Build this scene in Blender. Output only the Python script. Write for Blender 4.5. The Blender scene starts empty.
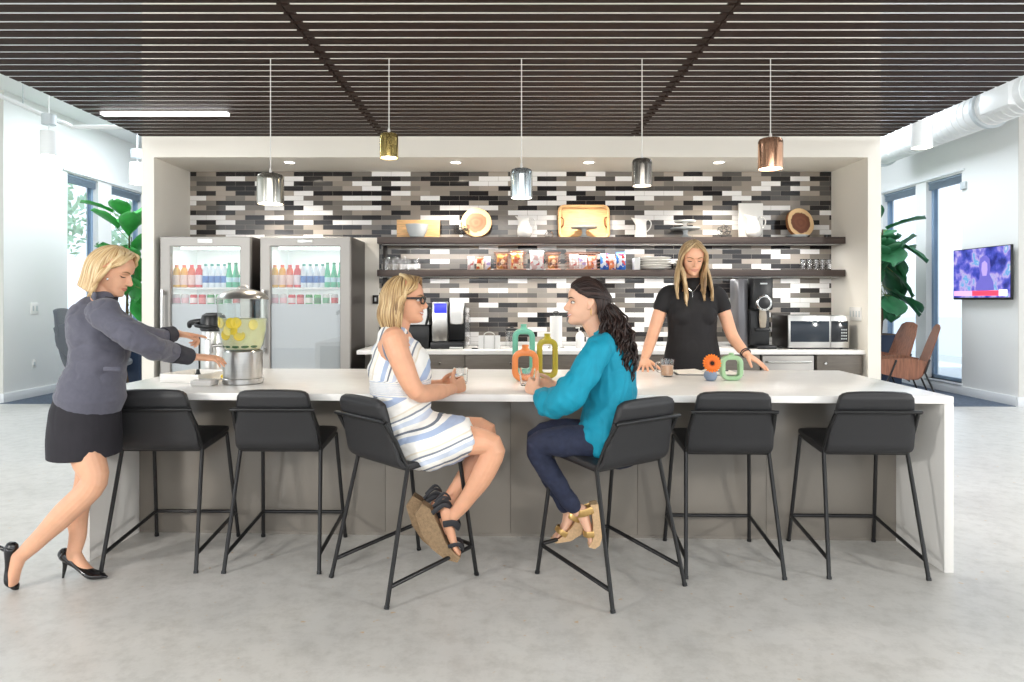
import bpy, bmesh, math, random
from mathutils import Vector, Matrix, noise
random.seed(7)
R = math.radians
PI = math.pi
sc = bpy.context.scene
COL = sc.collection
F, CX, CY, CZ = 683.0, 508.0, 300.0, 1.40
V = Vector
def P(px, py, Y):
    return V(((px - CX) * Y / F, Y, CZ - (py - CY) * Y / F))
def PZ(px, Y, z):
    return V(((px - CX) * Y / F, Y, z))

# ------------------------------------------------------------------ materials
def srgb(c):
    if isinstance(c, str):
        c = c.lstrip('#'); c = [int(c[i:i+2], 16) / 255 for i in (0, 2, 4)]
    return tuple((x / 12.92 if x <= .04045 else ((x + .055) / 1.055) ** 2.4) for x in c) + (1.0,)
def mat(name, color='#808080', rough=.5, metal=0., spec=.5, trans=0., ior=1.45, emit=None, es=1., bump=0., bscale=40., coat=0., vary=0., vscale=8., alpha=1., sheen=0., aniso=None):
    m = bpy.data.materials.new(name); m.use_nodes = True
    nt = m.node_tree; b = nt.nodes['Principled BSDF']
    c = srgb(color)
    b.inputs['Base Color'].default_value = c
    b.inputs['Roughness'].default_value = rough
    b.inputs['Metallic'].default_value = metal
    b.inputs['Specular IOR Level'].default_value = spec
    b.inputs['Transmission Weight'].default_value = trans
    b.inputs['IOR'].default_value = ior
    b.inputs['Coat Weight'].default_value = coat
    b.inputs['Alpha'].default_value = alpha
    b.inputs['Sheen Weight'].default_value = sheen
    if emit:
        b.inputs['Emission Color'].default_value = srgb(emit); b.inputs['Emission Strength'].default_value = es
    if bump or vary:
        tc = nt.nodes.new('ShaderNodeTexCoord')
        mp = nt.nodes.new('ShaderNodeMapping'); nt.links.new(tc.outputs['Object'], mp.inputs[0])
        if aniso: mp.inputs['Scale'].default_value = aniso
    if bump:
        n = nt.nodes.new('ShaderNodeTexNoise'); n.inputs['Scale'].default_value = bscale; n.inputs['Detail'].default_value = 4
        nt.links.new(mp.outputs[0], n.inputs['Vector'])
        bp = nt.nodes.new('ShaderNodeBump'); bp.inputs['Strength'].default_value = bump; bp.inputs['Distance'].default_value = .01
        nt.links.new(n.outputs['Fac'], bp.inputs['Height']); nt.links.new(bp.outputs[0], b.inputs['Normal'])
    if vary:
        n = nt.nodes.new('ShaderNodeTexNoise'); n.inputs['Scale'].default_value = vscale; n.inputs['Detail'].default_value = 6
        nt.links.new(mp.outputs[0], n.inputs['Vector'])
        mx = nt.nodes.new('ShaderNodeMix'); mx.data_type = 'RGBA'
        mx.inputs[6].default_value = tuple(max(0, x * (1 - vary)) for x in c[:3]) + (1,)
        mx.inputs[7].default_value = tuple(min(1, x * (1 + vary)) for x in c[:3]) + (1,)
        mr = nt.nodes.new('ShaderNodeMapRange'); mr.inputs[1].default_value = .3; mr.inputs[2].default_value = .7
        nt.links.new(n.outputs['Fac'], mr.inputs[0]); nt.links.new(mr.outputs[0], mx.inputs[0])
        nt.links.new(mx.outputs[2], b.inputs['Base Color'])
    return m
def ramp(nt, stops, interp='LINEAR'):
    r = nt.nodes.new('ShaderNodeValToRGB'); cr = r.color_ramp; cr.interpolation = interp
    while len(cr.elements) < len(stops): cr.elements.new(.5)
    for e, (p, c) in zip(cr.elements, stops):
        e.position = p; e.color = srgb(c)
    return r
def glass_mat(name, tint='#ffffff', refl=.08, rough=.0, frost=0.):
    m = bpy.data.materials.new(name); m.use_nodes = True; nt = m.node_tree
    nt.nodes.remove(nt.nodes['Principled BSDF']); out = nt.nodes['Material Output']
    t = nt.nodes.new('ShaderNodeBsdfTransparent'); t.inputs[0].default_value = srgb(tint)
    g = nt.nodes.new('ShaderNodeBsdfGlossy'); g.inputs['Roughness'].default_value = rough
    fr = nt.nodes.new('ShaderNodeLayerWeight'); fr.inputs[0].default_value = .5
    pw = nt.nodes.new('ShaderNodeMath'); pw.operation = 'POWER'; pw.inputs[1].default_value = 5; nt.links.new(fr.outputs['Facing'], pw.inputs[0])
    ma = nt.nodes.new('ShaderNodeMath'); ma.operation = 'MULTIPLY_ADD'; ma.inputs[1].default_value = .8; ma.inputs[2].default_value = refl; ma.use_clamp = True
    nt.links.new(pw.outputs[0], ma.inputs[0])
    mx = nt.nodes.new('ShaderNodeMixShader'); nt.links.new(ma.outputs[0], mx.inputs[0])
    nt.links.new(t.outputs[0], mx.inputs[1]); nt.links.new(g.outputs[0], mx.inputs[2])
    last = mx
    if frost:
        d = nt.nodes.new('ShaderNodeBsdfDiffuse'); d.inputs[0].default_value = srgb(tint)
        m2 = nt.nodes.new('ShaderNodeMixShader'); m2.inputs[0].default_value = frost
        nt.links.new(mx.outputs[0], m2.inputs[1]); nt.links.new(d.outputs[0], m2.inputs[2]); last = m2
    nt.links.new(last.outputs[0], out.inputs[0])
    return m

# ------------------------------------------------------------------ mesh builder
class MB:
    def __init__(s): s.bm = bmesh.new()
    def box(s, lo, hi, bev=0., seg=2, M=None):
        t = bmesh.new(); bmesh.ops.create_cube(t, size=1)
        lo, hi = V(lo), V(hi); c = (lo + hi) / 2; d = hi - lo
        for v in t.verts: v.co = V((v.co.x * d.x + c.x, v.co.y * d.y + c.y, v.co.z * d.z + c.z))
        if bev: bmesh.ops.bevel(t, geom=t.edges[:], offset=min(bev, min(d) * .49), segments=seg, affect='EDGES', profile=.5)
        s.add(t, M); return s
    def add(s, t, M=None):
        if M is not None: t.transform(M)
        me = bpy.data.meshes.new('t'); t.to_mesh(me); t.free(); s.bm.from_mesh(me); bpy.data.meshes.remove(me)
    def grid(s, rows, closed_u=False, closed_v=False):
        bm = s.bm; vs = [[bm.verts.new(p) for p in r] for r in rows]
        nr, nc = len(vs), len(vs[0])
        for i in range(nr if closed_v else nr - 1):
            for j in range(nc if closed_u else nc - 1):
                a, b = vs[i][j], vs[i][(j + 1) % nc]; c, d = vs[(i + 1) % nr][(j + 1) % nc], vs[(i + 1) % nr][j]
                try: bm.faces.new((a, b, c, d))
                except ValueError: pass
        return vs
    def cap(s, ring, flip=False):
        try: s.bm.faces.new(ring[::-1] if flip else ring)
        except ValueError: pass
    def lathe(s, prof, n=32, M=None, cap0=True, cap1=True):
        t = MB(); rows = [[V((r * math.cos(2 * PI * k / n), r * math.sin(2 * PI * k / n), z)) for k in range(n)] for r, z in prof]
        vs = t.grid(rows, closed_u=True)
        if cap0 and prof[0][0] > 1e-6: t.cap(vs[0], True)
        if cap1 and prof[-1][0] > 1e-6: t.cap(vs[-1])
        bmesh.ops.remove_doubles(t.bm, verts=t.bm.verts[:], dist=1e-6)
        s.add(t.bm, M); return s
    def cyl(s, a, b, r, r2=None, n=20):
        return s.sweep([a, b], [r, r if r2 is None else r2], n=n, sub=1, round=False)
    def ell(s, c, r, M=None, u=24, v=16):
        t = bmesh.new(); bmesh.ops.create_uvsphere(t, u_segments=u, v_segments=v, radius=1)
        L = Matrix.Translation(V(c)) @ (M.to_4x4() if M is not None else Matrix()) @ Matrix.Diagonal((r[0], r[1], r[2], 1))
        s.add(t, L); return s
    def sweep(s, pts, rads, n=12, ref=None, sub=4, round=True, closed=False, ex=1.):
        pw = lambda c: math.copysign(abs(c) ** ex, c) if abs(c) > 1e-9 else 0.
        pts = [V(p) for p in pts]; rads = [(r, r) if isinstance(r, (int, float)) else r for r in rads]
        if len(rads) == 1: rads = rads * len(pts)
        if sub > 1 and len(pts) > 2 or (closed and sub > 1):
            q, rr = [], []; N = len(pts); segs = N if closed else N - 1
            for i in range(segs):
                g = (lambda k: pts[k % N]) if closed else (lambda k: pts[min(max(k, 0), N - 1)])
                h = (lambda k: rads[k % N]) if closed else (lambda k: rads[min(max(k, 0), N - 1)])
                p0, p1, p2, p3 = g(i - 1), g(i), g(i + 1), g(i + 2)
                if not closed:
                    if i == 0: p0 = p1 * 2 - p2
                    if i == N - 2: p3 = p2 * 2 - p1
                for k in range(sub):
                    t = k / sub
                    q.append(.5 * ((2 * p1) + (p2 - p0) * t + (2 * p0 - 5 * p1 + 4 * p2 - p3) * t * t + (3 * p1 - p0 - 3 * p2 + p3) * t ** 3))
                    e = t * t * (3 - 2 * t)
                    rr.append(tuple(h(i)[m] * (1 - e) + h(i + 1)[m] * e for m in (0, 1)))
            if not closed: q.append(pts[-1]); rr.append(rads[-1])
            pts, rads = q, rr
        N = len(pts); T = []
        for i in range(N):
            if closed: t = pts[(i + 1) % N] - pts[i - 1]
            else: t = pts[min(i + 1, N - 1)] - pts[max(i - 1, 0)]
            T.append(t.normalized() if t.length > 1e-9 else V((0, 0, 1)))
        up = V(ref) if ref is not None else (V((0, 0, 1)) if abs(T[0].z) < .9 else V((0, 1, 0)))
        rows = []; prev = None
        for i in range(N):
            if ref is not None or prev is None: a = up - T[i] * up.dot(T[i])
            else: a = prev - T[i] * prev.dot(T[i])
            if a.length < 1e-6: a = T[i].orthogonal()
            a.normalize(); prev = a; b = T[i].cross(a)
            rows.append((pts[i], a, b, rads[i][0], rads[i][1], T[i]))
        if round and not closed:
            def capr(row, sg):
                p, a, b, ra, rb, t = row; m = min(ra, rb)
                return [(p + t * sg * m * math.sin(k * PI / 2 / 3), a, b, ra * math.cos(k * PI / 2 / 3), rb * math.cos(k * PI / 2 / 3), t) for k in (1, 2, 2.8)]
            rows = capr(rows[0], -1)[::-1] + rows + capr(rows[-1], 1)
        g = [[p + a * ra * pw(math.cos(2 * PI * k / n)) + b * rb * pw(math.sin(2 * PI * k / n)) for k in range(n)] for p, a, b, ra, rb, t in rows]
        vs = s.grid(g, closed_u=True, closed_v=closed)
        if not closed: s.cap(vs[0], True); s.cap(vs[-1])
        return s
    def prism(s, poly, d0, d1, plane='xz', M=None):
        t = MB()
        f = {'xz': lambda p, d: V((p[0], d, p[1])), 'xy': lambda p, d: V((p[0], p[1], d)), 'yz': lambda p, d: V((d, p[0], p[1]))}[plane]
        vs = t.grid([[f(p, d0) for p in poly], [f(p, d1) for p in poly]], closed_u=True)
        t.cap(vs[0], True); t.cap(vs[1]); s.add(t.bm, M); return s
    def mesh(s, name, sharp=35):
        bmesh.ops.recalc_face_normals(s.bm, faces=s.bm.faces[:])
        me = bpy.data.meshes.new(name); s.bm.to_mesh(me); s.bm.free()
        me.shade_smooth(); me.set_sharp_from_angle(angle=R(sharp)); return me
def rrect(x0, x1, y0, y1, r, n=6):
    o = []
    for cx, cy, a in ((x1 - r, y1 - r, 0), (x0 + r, y1 - r, 90), (x0 + r, y0 + r, 180), (x1 - r, y0 + r, 270)):
        o += [(cx + r * math.cos(R(a + 90 * k / n)), cy + r * math.sin(R(a + 90 * k / n))) for k in range(n + 1)]
    return o

# ------------------------------------------------------------------ objects
def link(name, me, m, parent=None):
    o = bpy.data.objects.new(name, me); COL.objects.link(o)
    if m: me.materials.append(m)
    if parent is not None:
        o.parent = parent
        if parent.type == 'EMPTY': o.matrix_parent_inverse = parent.matrix_basis.inverted()
    return o
def obj(name, mb, m, parent=None, sharp=35):
    return link(name, mb.mesh(name, sharp), m, parent)
def tag(o, label=None, cat=None, group=None, kind=None):
    if label: o['label'] = label
    if cat: o['category'] = cat
    if group: o['group'] = group
    if kind: o['kind'] = kind
    return o
def thing(name, label, cat, loc=(0, 0, 0), rz=0., group=None):
    o = bpy.data.objects.new(name, None); COL.objects.link(o); o.empty_display_size = .1
    o.matrix_basis = Matrix.Translation(V(loc)) @ Matrix.Rotation(rz, 4, 'Z')
    return tag(o, label, cat, group)
def place(o, loc, rz=0.):
    o.matrix_basis = Matrix.Translation(V(loc)) @ Matrix.Rotation(rz, 4, 'Z'); return o
def kids(o): return [c for c in bpy.data.objects if c.parent == o]
def copy_tree(o, parent=None):
    c = o.copy(); COL.objects.link(c)
    if parent is not None: c.parent = parent
    for ch in kids(o): copy_tree(ch, c)
    return c
def dup(o, loc, rz=0., label=None, group=None):
    c = copy_tree(o); place(c, loc, rz)
    if label: c['label'] = label
    if group: c['group'] = group
    return c
def struct(name, mb, m, parent=None, sharp=35):
    o = obj(name, mb, m, parent, sharp)
    if parent is None: o['kind'] = 'structure'
    return o
def solo(name, mb, m, label, cat, group=None, sharp=35):
    return tag(obj(name, mb, m, None, sharp), label, cat, group)
def remesh(name, mb, vox, it, m, parent, wrinkle=None, fac=.5):
    me = bpy.data.meshes.new('tmp'); bmesh.ops.recalc_face_normals(mb.bm, faces=mb.bm.faces[:]); mb.bm.to_mesh(me); mb.bm.free()
    t = bpy.data.objects.new('tmp', me); COL.objects.link(t)
    a = t.modifiers.new('r', 'REMESH'); a.mode = 'VOXEL'; a.voxel_size = vox
    if it:
        b = t.modifiers.new('s', 'SMOOTH'); b.factor = fac; b.iterations = it
    dg = bpy.context.evaluated_depsgraph_get(); dg.update()
    n = bpy.data.meshes.new_from_object(t.evaluated_get(dg)); n.name = name
    bpy.data.objects.remove(t); bpy.data.meshes.remove(me)
    if wrinkle:
        co = []
        for v in n.vertices:
            d = wrinkle(v.co, v.normal); q = v.co + v.normal * d; co += [q.x, q.y, q.z]
        n.vertices.foreach_set('co', co); n.update()
    n.shade_smooth()
    n.materials.clear()
    return link(name, n, m, parent)
# ================================================================== MATERIALS
M = {}
M['white_wall'] = mat('white_wall', '#ECECEA', .6)
M['warm_white'] = mat('warm_white', '#ECE7DD', .6)
M['ceiling'] = mat('ceiling', '#EDEEEE', .8)
M['base'] = mat('base', '#E6E8EA', .45)
M['quartz'] = mat('quartz', '#F1EFEC', .22, vary=.025, vscale=14)
M['greige'] = mat('greige', '#857F77', .2, spec=.5)
M['waterfall'] = mat('waterfall', '#E4E2DE', .3)
M['slat'] = mat('slat', '#33251F', .6, spec=.2, vary=.3, vscale=3, aniso=(.5, 30, 30))
M['cab'] = mat('cab', '#6E675F', .5, vary=.12, vscale=6, aniso=(1, 1, 12))
M['shelf'] = mat('shelf', '#4A3F3B', .5, vary=.2, vscale=4, aniso=(1, 20, 20))
M['steel'] = mat('steel', '#C9C8C5', .28, 1., vary=.05, vscale=6, aniso=(1, 1, 40))
M['steel_door'] = mat('steel_door', '#A3A09C', .5, .8)
M['chrome'] = mat('chrome', '#E4E4E2', .06, 1.)
M['black_metal'] = mat('black_metal', '#1E1E1F', .3)
M['black_leather'] = mat('black_leather', '#2A2A2C', .48, bump=.12, bscale=320)
M['black_plastic'] = mat('black_plastic', '#17181A', .35)
M['dark_body'] = mat('dark_body', '#2B2624', .35)
M['white_plastic'] = mat('white_plastic', '#EDEDEC', .35)
M['white_ceramic'] = mat('white_ceramic', '#F0EEEA', .18, coat=.4)
M['gray_ceramic'] = mat('gray_ceramic', '#C3C8CA', .25)
M['glass'] = mat('glass', '#FFFFFF', .0, trans=1., ior=1.45)
M['thin_glass'] = glass_mat('thin_glass', '#FFFFFF', .09)
M['jar_glass'] = glass_mat('jar_glass', '#FAFCFB', .05)
M['window_glass'] = glass_mat('window_glass', '#F4FAFF', .04)
M['frame_blue'] = mat('frame_blue', '#8AA0BA', .4)
M['wood_light'] = mat('wood_light', '#E0B27C', .5, vary=.22, vscale=5, aniso=(2, 8, 14))
M['bark'] = mat('bark', '#8A5A36', .8, bump=.5, bscale=60)
M['lamp_white'] = mat('lamp_white', '#FFFFFF', .5, emit='#FFF3DF', es=9)
M['strip'] = mat('strip', '#FFFFFF', .5, emit='#FFFFFF', es=14)

# concrete floor
m = bpy.data.materials.new('concrete'); m.use_nodes = True; nt = m.node_tree; b = nt.nodes['Principled BSDF']
tc = nt.nodes.new('ShaderNodeTexCoord')
n1 = nt.nodes.new('ShaderNodeTexNoise'); n1.inputs['Scale'].default_value = 1.1; n1.inputs['Detail'].default_value = 9; n1.inputs['Roughness'].default_value = .62
n2 = nt.nodes.new('ShaderNodeTexNoise'); n2.inputs['Scale'].default_value = 9; n2.inputs['Detail'].default_value = 8; n2.inputs['Roughness'].default_value = .75
n3 = nt.nodes.new('ShaderNodeTexVoronoi'); n3.inputs['Scale'].default_value = 60
for n in (n1, n2, n3): nt.links.new(tc.outputs['Object'], n.inputs['Vector'])
r1 = ramp(nt, [(.28, '#C4C2BE'), (.5, '#CECCC8'), (.72, '#D9D7D4')]); nt.links.new(n1.outputs['Fac'], r1.inputs[0])
r2 = ramp(nt, [(.30, '#A9A6A0'), (.55, '#FFFFFF'), (.64, '#FFFFFF')]); nt.links.new(n2.outputs['Fac'], r2.inputs[0])
mx = nt.nodes.new('ShaderNodeMix'); mx.data_type = 'RGBA'; mx.blend_type = 'MULTIPLY'; mx.inputs[0].default_value = .35
nt.links.new(r1.outputs[0], mx.inputs[6]); nt.links.new(r2.outputs[0], mx.inputs[7])
# sparse sandy aggregate spots
n4 = nt.nodes.new('ShaderNodeTexNoise'); n4.inputs['Scale'].default_value = 22; n4.inputs['Detail'].default_value = 2
nt.links.new(tc.outputs['Object'], n4.inputs['Vector'])
r4 = ramp(nt, [(.70, '#000000'), (.76, '#FFFFFF')]); nt.links.new(n4.outputs['Fac'], r4.inputs[0])
mx2 = nt.nodes.new('ShaderNodeMix'); mx2.data_type = 'RGBA'; mx2.inputs[7].default_value = srgb('#C9B08E')
nt.links.new(r4.outputs[0], mx2.inputs[0]); nt.links.new(mx.outputs[2], mx2.inputs[6])
nt.links.new(mx2.outputs[2], b.inputs['Base Color'])
rr = nt.nodes.new('ShaderNodeMapRange'); rr.inputs[3].default_value = .22; rr.inputs[4].default_value = .5
nt.links.new(n1.outputs['Fac'], rr.inputs[0]); nt.links.new(rr.outputs[0], b.inputs['Roughness'])
b.inputs['Specular IOR Level'].default_value = .45
M['concrete'] = m
M['carpet'] = mat('carpet', '#5B6676', .95, vary=.25, vscale=30, bump=.3, bscale=300)

# glazed tile wall
m = bpy.data.materials.new('glazed_tile'); m.use_nodes = True; nt = m.node_tree; b = nt.nodes['Principled BSDF']
tc = nt.nodes.new('ShaderNodeTexCoord'); sx = nt.nodes.new('ShaderNodeSeparateXYZ'); cx = nt.nodes.new('ShaderNodeCombineXYZ')
nt.links.new(tc.outputs['Object'], sx.inputs[0]); nt.links.new(sx.outputs[0], cx.inputs[0]); nt.links.new(sx.outputs[2], cx.inputs[1])
br = nt.nodes.new('ShaderNodeTexBrick'); br.offset = .5; br.offset_frequency = 2
br.inputs['Scale'].default_value = 1; br.inputs['Brick Width'].default_value = .2035; br.inputs['Row Height'].default_value = .0508
br.inputs['Mortar Size'].default_value = .0012; br.inputs['Color1'].default_value = (0, 0, 0, 1); br.inputs['Color2'].default_value = (1, 1, 1, 1)
br.inputs['Mortar'].default_value = (.55, .55, .55, 1); br.inputs['Bias'].default_value = 0
nt.links.new(cx.outputs[0], br.inputs['Vector'])
rp = ramp(nt, [(0, '#242223'), (.25, '#55524F'), (.41, '#7A746D'), (.54, '#948B81'), (.65, '#A59B90'), (.755, '#F0EEEC')], 'CONSTANT')
nt.links.new(br.outputs['Color'], rp.inputs[0]); nt.links.new(rp.outputs[0], b.inputs['Base Color'])
b.inputs['Roughness'].default_value = .09; b.inputs['Specular IOR Level'].default_value = .5
bp = nt.nodes.new('ShaderNodeBump'); bp.inputs['Strength'].default_value = .3; bp.inputs['Distance'].default_value = .002; bp.invert = True
nt.links.new(br.outputs['Fac'], bp.inputs['Height']); nt.links.new(bp.outputs[0], b.inputs['Normal'])
M['tile'] = m

# ================================================================== SETTING
struct('floor', MB().box((-12, -7, -.1), (12, 14.2, 0)), M['concrete'])
struct('ceiling', MB().box((-12, -7, 4.25), (12, 14.2, 4.4)), M['ceiling'])
struct('trim_1', MB().box((3.6, 8.97, 0), (6.69, 14, .006)), M['carpet'])
struct('trim_2', MB().box((-6.85, 9.2, 0), (-3.5, 14, .006)), M['carpet'])
# kitchen block: tiled back wall, returns, header with soffit
struct('wall_back', MB().box((-3.44, 7.15, 0), (3.5, 7.35, 4.25)), M['warm_white'])
struct('wall_back_tile', MB().box((-3.33, 7.138, .93), (3.385, 7.1499, 2.74)), M['tile'])
struct('wall_niche_left', MB().box((-3.437, 6.41, 0), (-3.322, 7.15, 2.74)), M['warm_white'])
struct('wall_niche_right', MB().box((3.378, 6.41, 0), (3.50, 7.15, 2.74)), M['warm_white'])
struct('wall_header', MB().box((-3.437, 6.41, 2.74), (3.50, 7.15, 4.25)), M['warm_white'])
struct('wall_far', MB().box((-7, 14, 0), (7, 14.2, 4.25)), M['white_wall'])

def side_wall(side, X, y0, wins, sill, head):
    """wall along Y at X with window openings, thickness outward"""
    t = .2 if X > 0 else -.2
    lo, hi = (min(X, X + t), max(X, X + t))
    mb = MB(); y = y0
    for a, c in wins:
        mb.box((lo, y, 0), (hi, a, 4.25)); mb.box((lo, a, 0), (hi, c, sill)); mb.box((lo, a, head), (hi, c, 4.25)); y = c
    mb.box((lo, y, 0), (hi, 14, 4.25))
    struct('wall_' + side, mb, M['white_wall'])
    xo = 6.5 if X < 0 else 0
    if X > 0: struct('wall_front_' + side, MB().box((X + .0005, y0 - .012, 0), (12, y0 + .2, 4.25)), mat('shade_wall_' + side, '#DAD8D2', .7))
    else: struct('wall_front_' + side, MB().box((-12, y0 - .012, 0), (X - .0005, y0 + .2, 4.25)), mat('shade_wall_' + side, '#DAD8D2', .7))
WL = [(10.62, 11.42), (11.80, 12.80), (13.1, 13.8)]
WR = [(10.07, 10.93), (11.21, 12.2), (12.5, 13.6)]
side_wall('left', -6.85, 9.28, WL, .17, 3.38)
side_wall('right', 6.69, 8.96, WR, .17, 3.28)
nwin = [0]
def window(X, a, c, sill, head, far_frame):
    nwin[0] += 1
    w = thing('window_%d' % nwin[0], None, None); w['kind'] = 'structure'
    sg = 1 if X > 0 else -1; xo = X + sg * .12
    f = MB(); d = .05
    f.box((xo - .03, a, sill), (xo + .03, a + d, head)); f.box((xo - .03, c - d, sill), (xo + .03, c, head))
    f.box((xo - .03, a, sill), (xo + .03, c, sill + d)); f.box((xo - .03, a, head - d), (xo + .03, c, head))
    obj('window_frame', f, M['frame_blue'], w)
    obj('window_glass', MB().box((xo - .004, a + d, sill + d), (xo + .004, c - d, head - d)), M['window_glass'], w)
    obj('window_sill', MB().box((min(X - sg * .03, X + sg * .1), a - .02, sill - .03), (max(X - sg * .03, X + sg * .1), c + .02, sill), .006), M['base'], w)
    bl = thing('window_blind', 'grey blind drawn up at the head of the %s window on the %s wall' % ('nearer' if a in (10.62, 10.07) else 'middle' if a in (11.8, 11.21) else 'farthest', 'left' if X < 0 else 'right'), 'blind', (X + sg * .05, (a + c) / 2, head - .13), 0, 'raised blinds')
    obj('headrail', MB().box((X + sg * .05 - .03, a + .02, head - .04), (X + sg * .05 + .03, c - .02, head - .003), .005), M['blind'], bl)
    s = MB()
    for k in range(7): s.box((X + sg * .05 - .028, a + .03, head - .135 + k * .0135), (X + sg * .05 + .028, c - .03, head - .127 + k * .0135))
    obj('slat_stack', s, M['blind'], bl)
M['blind'] = mat('blind', '#7C8B98', .5)
for a, c in WL: window(-6.85, a, c, .17, 3.38, 1)
for a, c in WR: window(6.69, a, c, .17, 3.28, 1)
bb = MB().box((-6.85, 9.28, 0), (-6.83, 14, .13), .004); struct('baseboard_left', bb, M['base'])
struct('baseboard_right', MB().box((6.67, 8.96, 0), (6.69, 14, .13), .004), M['base'])
struct('baseboard_front_left', MB().box((-12, 9.25, 0), (-6.83, 9.267, .13), .004), M['base'])
struct('baseboard_front_right', MB().box((6.67, 8.93, 0), (12, 8.947, .13), .004), M['base'])
# thin head trim over the windows
struct('trim_3', MB().box((-6.85, 10.5, 3.40), (-6.82, 13.9, 3.43), .004), M['base'])
struct('trim_4', MB().box((6.66, 10.0, 3.30), (6.69, 13.9, 3.33), .004), M['base'])

# slatted dropped ceiling, three panels
sl = thing('ceiling_slats', None, None, (0, 4, 2.93)); sl['kind'] = 'structure'
for x0, x1 in ((-3.43, -1.181), (-1.169, 1.174), (1.186, 3.51)):
    mb = MB(); y = 6.385
    while y > 1.2:
        mb.box((x0, y - .083, 2.93), (x1, y, 2.936)); y -= .1147
    o = obj('slat_panel', mb, M['slat'], sl)
cr = MB()
for x in (-1.175, 1.18):
    y = 6.385
    while y > 1.2:
        cr.box((x - .03, y - .083, 2.9365), (x + .03, y, 2.955)); y -= .1147
obj('slat_carrier', cr, M['slat'], sl)

# ================================================================== CEILING FITTINGS
def pendant(px, py0, py1, wpx, Y, matl, label):
    s = Y / F; X = (px - CX) * s; zt = CZ - (py0 - CY) * s; zb = CZ - (py1 - CY) * s; r = wpx / 2 * s; h = zt - zb
    t = thing('pendant_lamp', label, 'pendant lamp', (X, Y, zb), 0, 'metal pendant lamps over the island')
    p = [(.001, h), (r * .72, h), (r * .9, h - .006), (r * .985, h - .02), (r, h - .04), (r, .0), (r - .004, 0), (r - .004, h - .04), (r * .85, h - .015), (.001, h - .012)]
    obj('lamp_shade', MB().lathe(p, 40, Matrix.Translation((X, Y, zb)), False, False), matl, t)
    obj('diffuser', MB().lathe([(.001, .012), (r - .006, .010), (r - .006, .016), (.001, .018)], 32, Matrix.Translation((X, Y, zb))), M['lamp_white'], t)
    c = obj('cord', MB().cyl((X, Y, zt), (X, Y, 2.95), .0035, n=8), M['cord'], t)
    obj('cord_grip', MB().lathe([(.009, 0), (.009, .02), (.005, .035)], 16, Matrix.Translation((X, Y, zt))), M['cord'], t)
    L = bpy.data.lights.new('lamp', 'SPOT'); L.energy = 14; L.color = (1, .86, .68); L.spot_size = R(110); L.spot_blend = .6; L.shadow_soft_size = .06
    lo = bpy.data.objects.new('lamp_light', L); COL.objects.link(lo); lo.location = (X, Y, zb - .01)
M['cord'] = mat('cord', '#D8D6D2', .4)
metal = lambda n, c, r=.14: mat(n, c, r, 1.)
pendant(270.5, 174, 204, 26, 4.35, metal('smoke_metal', '#B5B2A8'), 'smoked nickel pendant lamp hanging lowest, nearest the fridges')
pendant(389, 133.5, 158, 18.5, 4.35, metal('brass_metal', '#DEC67E'), 'brass pendant lamp, highest of the row, above the woman in the striped dress')
pendant(521.5, 169, 198, 22, 4.35, metal('silver_metal', '#D3DCE0'), 'silver pendant lamp in the middle of the row')
pendant(642, 159, 186, 20, 4.35, metal('gunmetal', '#98938C'), 'dark gunmetal pendant lamp, left neighbour of the copper one')
pendant(770.5, 138.5, 169, 24, 4.35, metal('copper_metal', '#E8B594'), 'copper pendant lamp at the right end of the row')
t = thing('linear_ceiling_light', 'long thin white light strip set in the slatted ceiling at left', 'ceiling light', (-2.79, 5.56, 2.91))
obj('housing', MB().box((-3.31, 5.53, 2.921), (-2.27, 5.59, 2.9285), .002), M['white_plastic'], t)
obj('diffuser', MB().box((-3.30, 5.535, 2.905), (-2.28, 5.585, 2.9205)), M['strip'], t)
for i, (px, lb) in enumerate(((289.5, 'round downlight in the soffit above the fridges'), (455.6, 'round downlight in the soffit, second from the left'), (588.8, 'round downlight in the soffit, third from the left'), (718.8, 'round downlight in the soffit at the right end'))):
    Y = 6.63; X = (px - CX) * Y / F
    t = thing('downlight', lb, 'downlight', (X, Y, 2.73), 0, 'downlights in the kitchen soffit')
    obj('trim_ring', MB().lathe([(.062, .0), (.062, -.006), (.05, -.008), (.046, 0)], 28, Matrix.Translation((X, Y, 2.7395)), False, False), M['white_plastic'], t)
    obj('lens', MB().lathe([(.001, -.004), (.046, -.004), (.046, -.001), (.001, -.001)], 28, Matrix.Translation((X, Y, 2.7395))), M['lamp_white'], t)
    L = bpy.data.lights.new('down', 'SPOT'); L.energy = 85; L.color = (1, .93, .82); L.spot_size = R(120); L.spot_blend = .7; L.shadow_soft_size = .05
    lo = bpy.data.objects.new('downlight_lamp', L); COL.objects.link(lo); lo.location = (X, Y, 2.72)
def can_light(X, Y, z0, z1, r, label):
    t = thing('cylinder_ceiling_light', label, 'ceiling light', (X, Y, z0), 0, 'white cylinder lights')
    T = Matrix.Translation((X, Y, 0))
    obj('can', MB().lathe([(r - .01, z0), (r, z0), (r, z1), (r - .01, z1 + .006), (.001, z1 + .006)], 32, T, False, False), M['white_plastic'], t)
    obj('lens', MB().lathe([(.001, z0 + .003), (r - .01, z0 + .003), (r - .01, z0 + .012), (.001, z0 + .012)], 32, T), M['lamp_white'], t)
    obj('stem', MB().cyl((X, Y, z1), (X, Y, 4.25), .009, n=10), M['white_plastic'], t)
    obj('junction_box', MB().lathe([(.03, z1 + .08), (r * .85, z1 + .09), (r * .85, z1 + .22), (.03, z1 + .23)], 24, T), M['gray_box'], t)
M['gray_box'] = mat('gray_box', '#C6CCCF', .5)
can_light(5.27, 8.7, 3.34, 3.66, .125, 'white cylinder light hanging in front of the round duct')
can_light(-6.05, 9.0, 3.30, 3.62, .10, 'white cylinder light on a stem by the bent conduit, left wall')
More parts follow.
